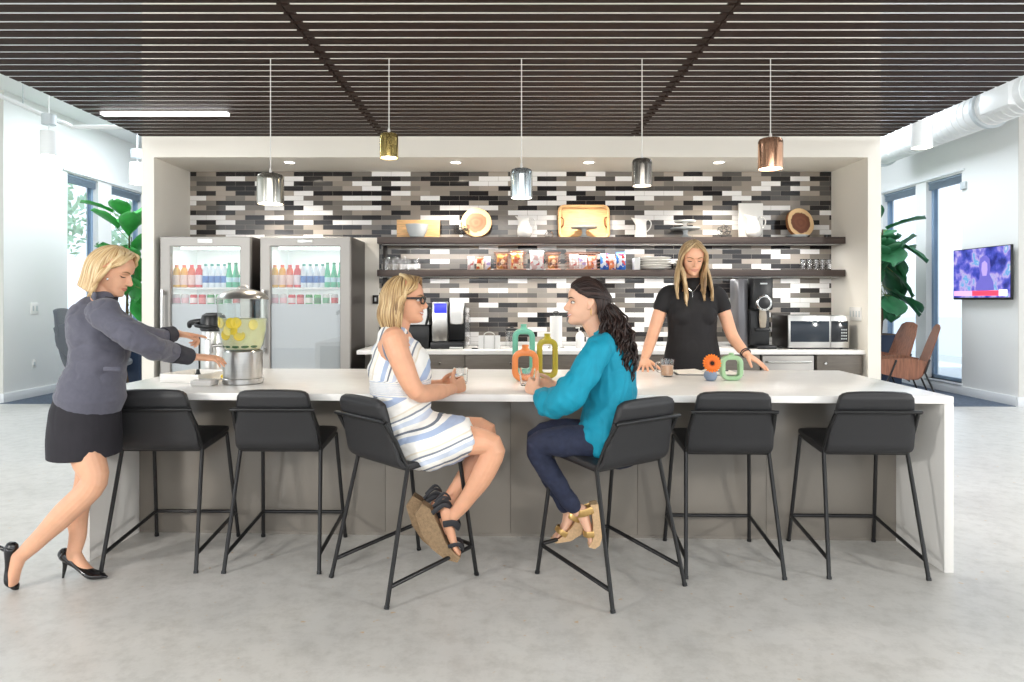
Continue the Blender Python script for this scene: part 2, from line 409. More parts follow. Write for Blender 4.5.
can_light(-5.97, 11.0, 3.27, 3.60, .12, 'white cylinder light half hidden by the kitchen pillar at left')
# conduit pipe
c = MB().sweep([(-6.4, 6.5, 4.05), (-6.3, 8.6, 3.93), (-5.98, 9.25, 3.78), (-5.7, 9.3, 3.755), (-3.6, 9.3, 3.75)], [.03], n=12)
solo('ceiling_conduit', c, M['white_plastic'], 'white conduit pipe bending along under the left ceiling', 'pipe')
for (x, y, z, lb) in ((-6.25, 8.8, 3.9, 'thin hanger rod holding the conduit at far left'), (-5.3, 9.3, 3.76, 'thin hanger rod holding the straight run of conduit')):
    solo('hanger_rod', MB().cyl((x, y, z), (x, y, 4.25), .007, n=8), M['gray_box'], lb, 'rod', 'conduit hangers')
# spiral duct
t = thing('air_duct', 'fat white spiral duct along the right ceiling', 'duct', (6.22, 8.5, 3.87))
mb = MB(); rows = []; y = 5.5
X, Z = 6.2, 3.87
prof = []
while y < 11.3:
    prof += [(.225, y), (.225, y + .10), (.233, y + .107), (.233, y + .118)]; y += .125
Mx = Matrix.Translation((X, 0, Z)) @ Matrix.Rotation(R(-90), 4, 'X')
obj('duct_tube', MB().lathe(prof, 40, Mx), M['white_plastic'], t)
for yy in (8.75, 11.25): obj('flange', MB().lathe([(.22, yy), (.265, yy), (.265, yy + .06), (.22, yy + .06)], 40, Mx, False, False), M['gray_box'], t)
obj('damper_box', MB().box((5.93, 8.1, 3.72), (6.47, 8.6, 4.05), .02), M['white_plastic'], t)
solo('wall_thermostat', MB().box((6.655, 9.95, 3.02), (6.69, 10.06, 3.13), .006), M['gray_box'], 'small grey sensor box high on the right wall above the television', 'sensor')
# switches / outlets
def plate(name, lo, hi, label, cat, n=1, axis='x', face=-1, dark=False):
    t = thing(name, label, cat, (V(lo) + V(hi)) / 2)
    obj('cover_plate', MB().box(lo, hi, .002), M['dark_body'] if dark else M['white_ceramic'], t)
    lo, hi = V(lo), V(hi)
    for k in range(n):
        a, c = lo.copy(), hi.copy(); w = (hi.y - lo.y) / n if axis == 'x' else (hi.x - lo.x) / n
        dz = (hi.z - lo.z) * .27; a.z += dz; c.z -= dz
        if axis == 'x':
            a.y = lo.y + w * (k + .33); c.y = lo.y + w * (k + .67); a.x, c.x = (lo.x - .004, lo.x + .001) if face < 0 else (hi.x - .001, hi.x + .004)
        else:
            a.x = lo.x + w * (k + .33); c.x = lo.x + w * (k + .67); a.y, c.y = lo.y - .004, lo.y + .001
        obj('rocker', MB().box(a, c, .001), M['gray_ceramic'], t)
plate('light_switch', (3.368, 6.52, 1.2), (3.378, 6.74, 1.33), 'wide white switch plate on the niche wall above the microwave', 'light switch', 4, 'x', -1)
plate('light_switch', (-6.85, 9.80, 1.2), (-6.838, 9.95, 1.36), 'grey switch plate on the left white wall beside the armchair', 'light switch', 2, 'x', 1)
plate('wall_outlet', (-6.85, 9.83, .42), (-6.842, 9.91, .54), 'small white outlet low on the left wall', 'outlet', 1, 'x', 1)
struct('wall_fridge_side', MB().box((-1.66, 7.11, .93), (-1.345, 7.1375, 2.05)), M['warm_white'])
plate('wall_outlet', (-1.405, 7.09, 1.36), (-1.348, 7.109, 1.45), 'dark outlet on the wall between fridge and shelves', 'outlet', 1, 'y', -1, True)

# ================================================================== ISLAND
IA = R(-1.94); IO = V((0, 3.578, 0))
isl = thing('kitchen_island', 'long white quartz island with waterfall ends and grey front', 'kitchen island')
obj('countertop', MB().box((-2.287, 0, .867), (2.287, 1.30, .905), .003), M['quartz'], isl)
for s in (-1, 1):
    a, c = sorted((s * 2.287, s * 2.239))
    obj('waterfall_end', MB().box((a, 0.0005, 0), (c, 1.30, .8668), .002), M['waterfall'], isl)
for k in range(6): obj('front_panel', MB().box((-2.2385 + k * .7462 + .001, .46, .02), (-2.2385 + (k + 1) * .7462 - .001, .48, .8665), .001), M['greige'], isl)
obj('toe_kick', MB().box((-2.2385, .465, 0), (2.2385, .478, .02)), M['greige'], isl)
obj('cabinet_carcass', MB().box((-2.2385, .4805, .02), (2.2385, 1.26, .8665)), M['greige'], isl)
for k in range(6):
    x = -2.2 + k * .735
    d = obj('cabinet_door', MB().box((x, 1.2605, .06), (x + .72, 1.28, .85), .002), M['cab'], isl)
place(isl, IO, IA)
def IP(u, v, z=.905):
    c, s = math.cos(IA), math.sin(IA); return V((IO.x + u * c - v * s, IO.y + u * s + v * c, z))

# ================================================================== BAR STOOLS
def make_stool(label):
    t = thing('bar_stool', label, 'bar stool', group='black bar stools at the island')
    # upholstered shell: seat pan sweeping up into the back
    pr = [((.0, .232, .640), .195, .012), ((0, .205, .652), .212, .019), ((0, .08, .640), .219, .020), ((0, -.06, .622), .220, .020), ((0, -.13, .617), .219, .019), ((0, -.178, .64), .219, .017), ((0, -.196, .70), .217, .016), ((0, -.214, .77), .208, .016), ((0, -.230, .834), .199, .017)]
    mb = MB().sweep([p for p, w, h in pr], [(w, h) for p, w, h in pr], n=28, ref=(1, 0, 0), ex=.38)
    obj('seat_shell', mb, M['black_leather'], t, 50)
    pr = [((0, -.222, .815), .196, .019), ((0, -.236, .86), .191, .025), ((0, -.247, .905), .184, .025), ((0, -.253, .925), .172, .016)]
    obj('back_pad', MB().sweep([p for p, w, h in pr], [(w, h) for p, w, h in pr], n=28, ref=(1, 0, 0), ex=.38), M['black_leather'], t, 50)
    # one bent tube: rear legs rise into the back hoop
    for s in (-1, 1):
        l = obj('leg', MB().sweep([(s * .245, -.272, .004), (s * .214, -.135, .605), (s * .214, -.2, .74), (s * .204, -.250, .82)], [.0105], n=12, sub=1, round=False), M['black_metal'], t)
        obj('foot_cap', MB().cyl((s * .2455, -.274, 0), (s * .2448, -.270, .014), .0125, n=12), M['black_plastic'], l)
        l = obj('leg', MB().cyl((s * .243, .272, .004), (s * .212, .18, .636), .0105, n=12), M['black_metal'], t)
        obj('foot_cap', MB().cyl((s * .2435, .274, 0), (s * .2428, .2705, .014), .0125, n=12), M['black_plastic'], l)
    obj('back_hoop', MB().sweep([(-.204, -.250, .82), (-.199, -.260, .834), (-.185, -.265, .838), (.185, -.265, .838), (.199, -.260, .834), (.204, -.250, .82)], [.0095], n=12, sub=2), M['black_metal'], t)
    obj('seat_frame', MB().sweep([(-.212, .18, .63), (-.214, -.135, .603), (.214, -.135, .603), (.212, .18, .63)], [.009], n=10, sub=1, closed=True), M['black_metal'], t)
    obj('foot_rail', MB().sweep([(-.240, -.25, .092), (-.238, .235, .152), (-.225, .252, .156), (.225, .252, .156), (.238, .235, .152), (.240, -.25, .092)], [.0105], n=12, sub=1), M['black_metal'], t)
    return t
st = make_stool('black bar stool at the far left end, beside the woman in the blazer')
SP = [(-1.842, 3.775, -.01, None), (-1.207, 3.765, -.012, 'black bar stool in front of the drink dispenser, second from the left'),
      (-.525, 3.46, -.80, 'black bar stool turned right, under the woman in the striped dress'), (.507, 3.42, .63, 'black bar stool turned left, under the woman in the teal blouse'),
      (1.147, 3.695, -.03, 'empty black bar stool in front of the orange flower, second from the right'), (1.865, 3.69, -.034, 'empty black bar stool at the far right end of the island')]
for k, (x, y, a, lb) in enumerate(SP):
    if k == 0: place(st, (x, y, 0), a)
    else: dup(st, (x, y, 0), a, lb)
# ================================================================== FRIDGES
M['fridge_in'] = mat('fridge_in', '#F2F6F5', .4)
M['frost'] = glass_mat('frost', '#DCE3E7', .05, .3, .7)
M['fridge_lamp'] = mat('fridge_lamp', '#FFFFFF', .5, emit='#F4FFFB', es=1.5)
def fridge(px0, px1, label, badge):
    Y0 = 6.42; x0 = (px0 - CX) * Y0 / F; x1 = (px1 - CX) * Y0 / F; H = 2.0
    t = thing('drinks_fridge', label, 'fridge', ((x0 + x1) / 2, 6.77, 0), 0, 'glass door drinks fridges')
    b = MB()
    b.box((x0 + .005, Y0 + .06, .08), (x0 + .045, 7.12, H)); b.box((x1 - .045, Y0 + .06, .08), (x1 - .005, 7.12, H))
    b.box((x0 + .045, Y0 + .06, H - .06), (x1 - .045, 7.12, H)); b.box((x0 + .045, Y0 + .06, .08), (x1 - .045, 7.12, .16))
    b.box((x0 + .045, 7.08, .16), (x1 - .045, 7.12, H - .06)); b.box((x0 + .02, Y0 + .09, 0), (x1 - .02, 7.1, .08))
    obj('cabinet_body', b, M['dark_body'], t)
    l = MB(); i0, i1 = x0 + .0455, x1 - .0455
    l.box((i0, Y0 + .07, .161), (i0 + .01, 7.079, H - .061)); l.box((i1 - .01, Y0 + .07, .161), (i1, 7.079, H - .061))
    l.box((i0 + .01, 7.069, .161), (i1 - .01, 7.079, H - .061)); l.box((i0 + .01, Y0 + .07, H - .071), (i1 - .01, 7.069, H - .061))
    obj('inner_liner', l, M['fridge_in'], t)
    obj('interior_lamp', MB().box((i0 + .08, 6.56, H - .115), (i1 - .08, 6.60, H - .073), .008), M['fridge_lamp'], t)
    for z in (1.33, 1.515, 1.0, .65):
        s = MB(); s.box((i0 + .011, 6.488, z - .008), (i1 - .011, 6.50, z + .003)); s.box((i0 + .011, 7.05, z - .006), (i1 - .011, 7.062, z + .004))
        for k in range(28): s.box((i0 + .02 + k * (i1 - i0 - .04) / 27 - .002, 6.50, z - .004), (i0 + .02 + k * (i1 - i0 - .04) / 27 + .002, 7.06, z))
        obj('shelf', s, M['white_plastic'], t)
    d = obj('door', frame_mb(x0, x1, Y0, Y0 + .055, .05, H - .005, .095, .09), M['steel_door'], t)
    obj('door_glass', MB().box((x0 + .09, Y0 + .02, .13), (x1 - .09, Y0 + .028, H - .09)), M['thin_glass'], d)
    obj('frosted_panel', MB().box((x0 + .094, Y0 + .029, .135), (x1 - .094, Y0 + .033, 1.362)), M['frost'], d)
    obj('handle', MB().sweep([(x0 + .045, Y0 + .005, 1.46), (x0 + .045, Y0 - .04, 1.48), (x0 + .045, Y0 - .055, 1.45), (x0 + .045, Y0 - .055, .95), (x0 + .045, Y0 - .04, .92), (x0 + .045, Y0 + .005, .94)], [.014], n=12, sub=3), M['steel'], d)
    obj('badge', MB().box(((x0 + x1) / 2 - .07, Y0 - .004, H - .065), ((x0 + x1) / 2 + .07, Y0 + .002, H - .025), .003), M['white_plastic'] if badge else M['steel'], d)
    L = bpy.data.lights.new('fridge_light', 'AREA'); L.shape = 'RECTANGLE'; L.size = x1 - x0 - .3; L.size_y = .04; L.energy = 1.6; L.color = (.95, 1, .98)
    lo = bpy.data.objects.new('fridge_light', L); COL.objects.link(lo); lo.location = ((x0 + x1) / 2, 6.6, H - .12); lo.rotation_euler = (R(15), 0, 0)
    return i0, i1
def frame_mb(x0, x1, ya, yb, z0, z1, wx, wz):
    mb = MB(); o = [(x0, z0), (x1, z0), (x1, z1), (x0, z1)]; i = [(x0 + wx, z0 + wz), (x1 - wx, z0 + wz), (x1 - wx, z1 - wz), (x0 + wx, z1 - wz)]
    b = .006
    rows = [[V((p[0], yb, p[1])) for p in o], [V((p[0], ya + b, p[1])) for p in o],
            [V((p[0] + (b if p[0] < (x0 + x1) / 2 else -b), ya, p[1] + (b if p[1] < (z0 + z1) / 2 else -b))) for p in o],
            [V((p[0] - (b if p[0] < (x0 + x1) / 2 else -b), ya, p[1] - (b if p[1] < (z0 + z1) / 2 else -b))) for p in i],
            [V((p[0], ya + b, p[1])) for p in i], [V((p[0], yb, p[1])) for p in i]]
    mb.grid(rows, closed_u=True, closed_v=True); return mb
fr = [fridge(160, 250, 'steel framed glass door drinks fridge at the left, behind the coffee urn', True), fridge(260, 350, 'steel framed glass door drinks fridge at the right, next to the shelves', False)]
# contents
CM = {}
def cm(c, r=.3):
    if c not in CM: CM[c] = mat('drink_' + c[1:], c, r)
    return CM[c]
def bottle(x, y, z, kind, label):
    T = Matrix.Translation((x, y, z))
    t = thing('drink_bottle', label, 'bottle', (x, y, z), 0, 'drink bottles in the fridges')
    if kind[0] == 'juice':
        obj('bottle_body', MB().lathe([(.028, 0), (.033, .006), (.033, .05), (.031, .06), (.033, .07), (.033, .15), (.028, .172), (.016, .19), (.014, .195)], 20, T), cm(kind[1], .2), t)
        obj('bottle_label', MB().lathe([(.0335, .025), (.0338, .026), (.0338, .118), (.0335, .119)], 20, T, False, False), cm(kind[2], .4), t)
        obj('cap', MB().lathe([(.017, .19), (.0175, .192), (.0175, .212), (.016, .215)], 18, T), cm(kind[3], .4), t)
    elif kind[0] == 'water':
        obj('bottle_body', MB().lathe([(.026, 0), (.029, .006), (.0285, .04), (.029, .12), (.0285, .15), (.025, .175), (.013, .2), (.013, .206)], 20, T), cm('#DDEAF2', .08), t)
        obj('bottle_label', MB().lathe([(.0295, .045), (.030, .046), (.030, .108), (.0295, .109)], 20, T, False, False), cm('#2F78C4', .4), t)
        obj('cap', MB().lathe([(.0145, .205), (.015, .206), (.015, .222), (.014, .224)], 16, T), cm('#1F9C8E', .4), t)
    else:
        obj('bottle_body', MB().lathe([(.026, 0), (.030, .006), (.030, .11), (.027, .13), (.018, .175), (.014, .215), (.014, .222)], 20, T), cm('#46C79A', .08), t)
        obj('bottle_label', MB().lathe([(.0305, .05), (.0308, .051), (.0308, .095), (.0305, .096)], 20, T, False, False), cm('#BFE8F0', .4), t)
        obj('cap', MB().lathe([(.0155, .22), (.016, .221), (.016, .236), (.015, .238)], 16, T), cm('#1E8F63', .4), t)
def can(x, y, z, body, band, label):
    T = Matrix.Translation((x, y, z))
    t = thing('drink_can', label, 'can', (x, y, z), 0, 'drink cans in the fridges')
    obj('can_body', MB().lathe([(.026, 0), (.032, .008), (.033, .012), (.033, .105), (.028, .116)], 20, T), cm(body, .25), t)
    obj('can_rim', MB().lathe([(.0285, .1155), (.0285, .12), (.026, .12), (.025, .117), (.001, .117)], 20, T), M['steel'], t)
    obj('can_band', MB().lathe([(.0333, .035), (.0335, .036), (.0335, .085), (.0333, .086)], 20, T, False, False), cm(band, .3), t)
ordn = ['first', 'second', 'third', 'fourth']
for f, (i0, i1) in enumerate(fr):
    wh = 'left fridge' if f == 0 else 'right fridge'
    s = 6.68 / F; pxa = (i0 + i1) / 2
    xs = [pxa + d - .052 for d in (-.272, -.2, -.128, -.056, .006, .066, .126, .186, .234, .297, .360)]
    for k in range(4):
        kind = [('juice', '#F2C230', '#F6E3D0', '#F08A2C'), ('juice', '#F2B42A', '#F3D8CC', '#E8622E'), ('juice', '#E0622A', '#F2CFC6', '#E2342E'), ('juice', '#D8262A', '#E9DCE4', '#D42A2E')][k]
        nm = ['yellow', 'amber', 'orange', 'red'][k]
        bottle(xs[k], 6.54, 1.52, kind, '%s juice bottle with a pale label on the top shelf of the %s' % (nm, wh))
    for k in range(4): bottle(xs[4 + k], 6.54, 1.52, ('water',), 'blue labelled water bottle, %s, %s top shelf' % (ordn[k] + ' of four from the left', wh))
    for k in range(3): bottle(xs[8 + k] - .002, 6.54, 1.52, ('green',), 'green glass bottle, %s, %s top shelf' % (ordn[k] + ' of three from the left', wh))
    cc = [('#E9E4E6', '#E8B8C4', 'white and pink'), ('#E4E2E2', '#EFC9CE', 'pale rose'), ('#D8343A', '#F0E4E4', 'red'), ('#C9262E', '#E88A8A', 'dark red'), ('#2F9A4A', '#EDEFE6', 'green'), ('#58B56A', '#2A7A42', 'light green'), ('#D6DDD8', '#5FAF7E', 'silver and green'), ('#D9D4D4', '#D84848', 'silver and red')]
    for k in range(8): can(pxa - .325 + .082 * k, 6.54, 1.336, cc[k][0], cc[k][1], '%s drink can standing in the can row of the %s' % (cc[k][2], wh))

# ================================================================== BACK COUNTER
solo('back_counter', MB().box((-1.43, 6.45, .885), (3.376, 7.137, .925), .003), M['quartz'], 'pale stone counter along the tiled wall', 'countertop')
solo('backsplash_ledge', MB().box((-1.40, 7.118, .9255), (3.37, 7.1375, .965), .002), M['quartz'], 'low stone upstand at the back of the counter', 'backsplash')
def cabinet(x0, x1, label, knob=None):
    t = thing('base_cabinet', label, 'cabinet', ((x0 + x1) / 2, 6.8, 0), 0, 'brown base cabinets under the back counter')
    obj('carcass', MB().box((x0, 6.50, .09), (x1, 7.13, .884)), M['cab'], t)
    obj('plinth', MB().box((x0, 6.55, 0), (x1, 7.1, .089)), M['black_plastic'], t)
    d = obj('drawer', MB().box((x0 + .004, 6.478, .70), (x1 - .004, 6.4995, .875), .002), M['cab'], t)
    kx = knob if knob is not None else (x0 + x1) / 2
    obj('knob', MB().lathe([(.006, 0), (.006, .012), (.012, .016), (.013, .022), (.009, .027)], 16, Matrix.Translation((kx, 6.478, .80)) @ Matrix.Rotation(R(90), 4, 'X')), M['chrome'], d)
    for s in (0, 1):
        w = (x1 - x0) / 2
        o = obj('door', MB().box((x0 + s * w + .004, 6.478, .10), (x0 + (s + 1) * w - .004, 6.4995, .692), .002), M['cab'], t)
        obj('knob', MB().lathe([(.006, 0), (.006, .012), (.012, .016), (.013, .022), (.009, .027)], 16, Matrix.Translation((x0 + w + (-.04 if s == 0 else .04), 6.478, .64)) @ Matrix.Rotation(R(90), 4, 'X')), M['chrome'], o)
gx = lambda px: (px - CX) * 6.48 / F
cabinet(gx(370), gx(465), 'brown base cabinet right of the fridges', gx(440))
cabinet(gx(465), gx(556), 'brown base cabinet behind the orange vase')
cabinet(gx(556), gx(648), 'brown base cabinet behind the woman in teal')
cabinet(gx(648), gx(760), 'brown base cabinet behind the woman in the black dress')
cabinet(gx(816.5), gx(863), 'brown base cabinet at the right end, under the microwave', gx(821.6) + .03)
t = thing('undercounter_fridge', 'steel drawer appliance under the coffee grinder', 'appliance', (gx(788), 6.8, 0))
obj('drawer_front', MB().box((gx(762.5), 6.48, .12), (gx(814), 6.51, .872), .004), M['steel_door'], t)
obj('handle', MB().sweep([(gx(766), 6.482, .815), (gx(767), 6.45, .815), (gx(810), 6.45, .815), (gx(811), 6.482, .815)], [.009], n=12, sub=1), M['steel'], t)
obj('housing', MB().box((gx(761), 6.511, 0), (gx(815.5), 7.12, .884)), M['black_plastic'], t)

# ================================================================== SHELVES AND WHAT STANDS ON THEM
for z, lb in ((1.965, 'upper dark wood wall shelf holding boards and pitchers'), (1.637, 'lower dark wood wall shelf holding glasses and snacks')):
    t = thing('wall_shelf', lb, 'shelf', (1.0, 7.0, z))
    obj('shelf_board', MB().box((-1.31, 6.83, z), (3.376, 7.136, z + .066), .002), M['shelf'], t)
    obj('light_strip', MB().box((-1.28, 6.92, z - .008), (3.36, 6.95, z - .0005), .002), M['white_plastic'], t)
    for x in (-.9, 1.0, 2.9): obj('bracket', MB().box((x - .015, 6.97, z - .012), (x + .015, 7.136, z - .0005)), M['black_metal'], t)
ZU, ZL = 2.0315, 1.7035
sx_ = lambda px, Y=6.98: (px - CX) * Y / F
# shelf-end standard
solo('shelf_upright', MB().box((-1.30, 7.10, .966), (-1.262, 7.137, 2.05), .002), M['dark_body'], 'dark upright strip at the left edge of the tiles', 'upright')
# wooden block board with bowl
solo('serving_board', MB().box((sx_(397, 7.05), 7.03, ZU), (sx_(440, 7.05), 7.06, ZU + .195), .004), M['wood_light'], 'rectangular wooden board standing behind the grey bowl on the upper shelf', 'board')
def bowl(x, y, z, r, h, label, m):
    solo('bowl', MB().lathe([(r * .5, 0), (r * .62, .006), (r * .86, h * .5), (r, h), (r - .006, h), (r * .82, h * .5), (r * .55, .014), (.001, .012)], 32, Matrix.Translation((x, y, z))), m, label, 'bowl')
bowl(sx_(417, 6.90), 6.90, ZU, .115, .13, 'pale grey bowl in front of the rectangular board on the upper shelf', M['gray_ceramic'])
# wood slices
def slice_mat(name, c0, c1, c2, rad):
    m = bpy.data.materials.new(name); m.use_nodes = True; nt = m.node_tree; b = nt.nodes['Principled BSDF']
    tc = nt.nodes.new('ShaderNodeTexCoord'); mp = nt.nodes.new('ShaderNodeVectorMath'); mp.operation = 'LENGTH'
    sx = nt.nodes.new('ShaderNodeVectorMath'); sx.operation = 'MULTIPLY'; sx.inputs[1].default_value = (1, 1, 0)
    ns = nt.nodes.new('ShaderNodeTexNoise'); ns.inputs['Scale'].default_value = 14
    ad = nt.nodes.new('ShaderNodeMath'); ad.operation = 'MULTIPLY_ADD'; ad.inputs[1].default_value = .05
    nt.links.new(tc.outputs['Object'], sx.inputs[0]); nt.links.new(sx.outputs[0], mp.inputs[0]); nt.links.new(tc.outputs['Object'], ns.inputs['Vector'])
    nt.links.new(ns.outputs['Fac'], ad.inputs[0]); nt.links.new(mp.outputs['Value'], ad.inputs[2])
    dv = nt.nodes.new('ShaderNodeMath'); dv.operation = 'DIVIDE'; dv.inputs[1].default_value = rad * 1.2; nt.links.new(ad.outputs[0], dv.inputs[0])
    rp = ramp(nt, [(.0, c0), (.2, c1), (.3, c0), (.42, c1), (.55, c0), (.68, c0), (.72, c2), (1, c2)]); nt.links.new(dv.outputs[0], rp.inputs[0]); nt.links.new(rp.outputs[0], b.inputs['Base Color'])
    b.inputs['Roughness'].default_value = .55; return m
def wood_slice(px, py, r, Y, lean, label, m, yaw=0):
    z0 = ZU + r * math.cos(lean) + .002; c = V((sx_(px, Y), Y, z0))
    t = thing('wood_slice', label, 'wood slice', (c.x, Y, ZU))
    rot = Matrix.Rotation(yaw, 4, 'Z') @ Matrix.Rotation(R(90) - lean, 4, 'X')
    n = 44; rr = [r * (1 + .035 * noise.noise(V((math.cos(2 * PI * k / n) * 1.5, math.sin(2 * PI * k / n) * 1.5, px)))) for k in range(n)]
    def ringv(z, s): return [V((rr[k] * s * math.cos(2 * PI * k / n), rr[k] * s * math.sin(2 * PI * k / n), z)) for k in range(n)]
    for nm, rows, mm in (('cut_face', [ringv(.0, .985), ringv(.0385, .985)], m), ('bark_rim', [ringv(.001, .986), ringv(.001, 1.0), ringv(.037, 1.0), ringv(.037, .986)], M['bark'])):
        mb = MB(); vs = mb.grid(rows, closed_u=True, closed_v=(nm == 'bark_rim'))
        if nm == 'cut_face': mb.cap(vs[0], True); mb.cap(vs[-1])
        o = obj(nm, mb, mm, None); o.parent = t; o.matrix_parent_inverse = Matrix(); o.matrix_basis = t.matrix_basis.inverted() @ Matrix.Translation(c) @ rot
wood_slice(476.5, 222, .157, 7.03, R(12), 'round pale wood slice with brown heart left of the first pitcher', slice_mat('slice_pale', '#9A6B4C', '#86593C', '#EBC58E', .157))
wood_slice(798.5, 221, .155, 7.03, R(12), 'round wood slice with large dark brown heart at the right end of the upper shelf', slice_mat('slice_dark', '#6E3F2B', '#7C4A33', '#E6C291', .165), R(14))
# wire balls
def wire_ball(px, Y, r, label):
    x = sx_(px, Y); mb = MB(); c = V((x, Y, ZU + r + .004))
    for k in range(7):
        a = Matrix.Rotation(random.uniform(0, PI), 3, 'Z') @ Matrix.Rotation(random.uniform(0, PI), 3, 'X')
        mb.sweep([c + a @ V((r * math.cos(2 * PI * j / 14), r * math.sin(2 * PI * j / 14), random.uniform(-.008, .008))) for j in range(14)], [.0022], n=6, sub=2, closed=True)
    solo('wire_ball', mb, M['black_metal'], label, 'decoration')
wire_ball(462.5, 6.9, .078, 'dark wire ball in front of the pale wood slice')
wire_ball(724, 6.95, .066, 'dark wire ball left of the white square board')
# pitchers
def pitcher(px, Y, h, r, label, rz, fat=True):
    x = sx_(px, Y)
    t = thing('pitcher', label, 'pitcher', group='white pitchers on the upper shelf')
    prof = ([(.55, 0), (.62, .01), (.60, .03), (.92, .14), (1, .30), (.93, .48), (.66, .70), (.52, .84), (.62, .97), (.66, 1.0)] if fat else [(.78, 0), (.84, .01), (.82, .1), (.8, .4), (.74, .7), (.76, .9), (.84, 1)])
    n = 32; rows = []
    for q, zz in prof:
        row = []
        for k in range(n):
            a = 2 * PI * k / n; e = max(0, math.cos(a)) ** 6 * max(0, (zz - .68) / .32)
            row.append(V((r * q * math.cos(a) + r * .62 * e, r * q * math.sin(a) * (1 - .35 * e), h * zz + h * .10 * e)))
        rows.append(row)
    inn = [[V((p.x * .93, p.y * .93, p.z)) for p in row] for row in rows[::-1][:-2]]
    mb = MB(); vs = mb.grid(rows + inn, closed_u=True); mb.cap(vs[0], True); mb.cap(vs[-1])
    obj('pitcher_body', mb, M['white_ceramic'], t, 60)
    obj('handle', MB().sweep([(-r * .62, 0, h * .88), (-r * 1.05, 0, h * .98), (-r * 1.42, 0, h * .82), (-r * 1.3, 0, h * .55), (-r * .88, 0, h * .36)], [(.009, .006)], n=10, ref=(0, 1, 0)), M['white_ceramic'], t)
    place(t, (x, Y, ZU), rz)
pitcher(524.5, 6.96, .205, .078, 'white round bellied pitcher between the pale wood slice and the wooden tray', R(180), True)
pitcher(641, 6.96, .19, .072, 'straight sided white jug right of the wooden tray', R(180), False)
pitcher(754, 6.92, .215, .082, 'white round bellied pitcher in front of the white square board', R(180), True)
# wooden tray with handles, leaning
t = thing('wooden_tray', 'large rectangular wooden tray leaning on the tiles behind the cake stand', 'tray', (sx_(584, 7.08), 7.08, ZU))
TX = Matrix.Translation((sx_(584, 7.06), 7.06, ZU)) @ Matrix.Rotation(R(-8), 4, 'X')
obj('tray_base', MB().prism(rrect(-.25, .25, .004, .34, .05), .0, .015, 'xz', TX), M['wood_light'], t)
rim = [V((p[0], -.012, p[1])) for p in rrect(-.252, .252, .006, .342, .05)]
rim = [TX @ p for p in rim]
obj('tray_rim', MB().sweep(rim, [(.016, .018)], n=10, sub=1, closed=True), M['wood_light'], t)
for s in (-1, 1): obj('handle', MB().sweep([TX @ V((s * .235, -.02, .12)), TX @ V((s * .215, -.035, .14)), TX @ V((s * .212, -.036, .20)), TX @ V((s * .235, -.02, .225))], [.008], n=8), M['bark'], t)
def cake_stand(px, Y, z, r, h, label, m, group='cake stands on the upper shelf'):
    T = Matrix.Translation((sx_(px, Y), Y, z))
    t = thing('cake_stand', label, 'cake stand', (sx_(px, Y), Y, z), 0, group)
    obj('plate', MB().lathe([(.001, h - .012), (r * .9, h - .012), (r, h - .004), (r, h + .004), (r - .006, h + .004), (r * .9, h - .003), (.001, h - .003)], 36, T), m, t)
    obj('pedestal', MB().lathe([(r * .52, 0), (r * .5, .008), (r * .22, .022), (r * .13, h * .5), (r * .2, h - .02), (r * .3, h - .0125)], 28, T), m, t)
cake_stand(584, 6.93, ZU, .135, .105, 'pale glass cake stand in front of the wooden tray', M['gray_ceramic'])
cake_stand(685.5, 6.97, ZU, .15, .098, 'grey cake stand with a smaller stand on top, left of the blonde hair', M['gray_ceramic'])
cake_stand(685, 6.97, ZU + .1025, .11, .07, 'small white cake stand stacked on the grey cake stand', M['white_ceramic'])
solo('glass_jar', MB().lathe([(.03, 0), (.042, .012), (.044, .04), (.03, .06), (.034, .068), (.031, .068), (.027, .058), (.039, .04), (.037, .014), (.001, .008)], 28, Matrix.Translation((sx_(549, 6.95), 6.95, ZU))), M['glass'], 'small low glass jar right of the round bellied pitcher by the tray', 'jar')
solo('marble_board', MB().box((sx_(738, 7.08), 7.06, ZU), (sx_(762.5, 7.08), 7.085, ZU + .37), .006), M['white_ceramic'], 'tall white rectangular board standing behind a white pitcher', 'board')
for i, (px, Y, r, lb) in enumerate(((797, 6.895, .11, 'flat glass plate lying in front of the dark wood slice'), )):
    solo('glass_plate', MB().lathe([(r * .5, 0), (r * .8, .003), (r, .02), (r - .004, .022), (r * .78, .008), (.001, .006)], 32, Matrix.Translation((sx_(px, Y), Y, ZU))), M['gray_ceramic'], lb, 'plate')
for px, lb in ((757, None),): pass
solo('tea_light_holder', MB().lathe([(.022, 0), (.026, .004), (.027, .03), (.024, .03), (.022, .008), (.001, .007)], 20, Matrix.Translation((sx_(827, 6.95), 6.95, ZU))), M['black_metal'], 'tiny dark candle holder at the right end of the upper shelf', 'candle holder')
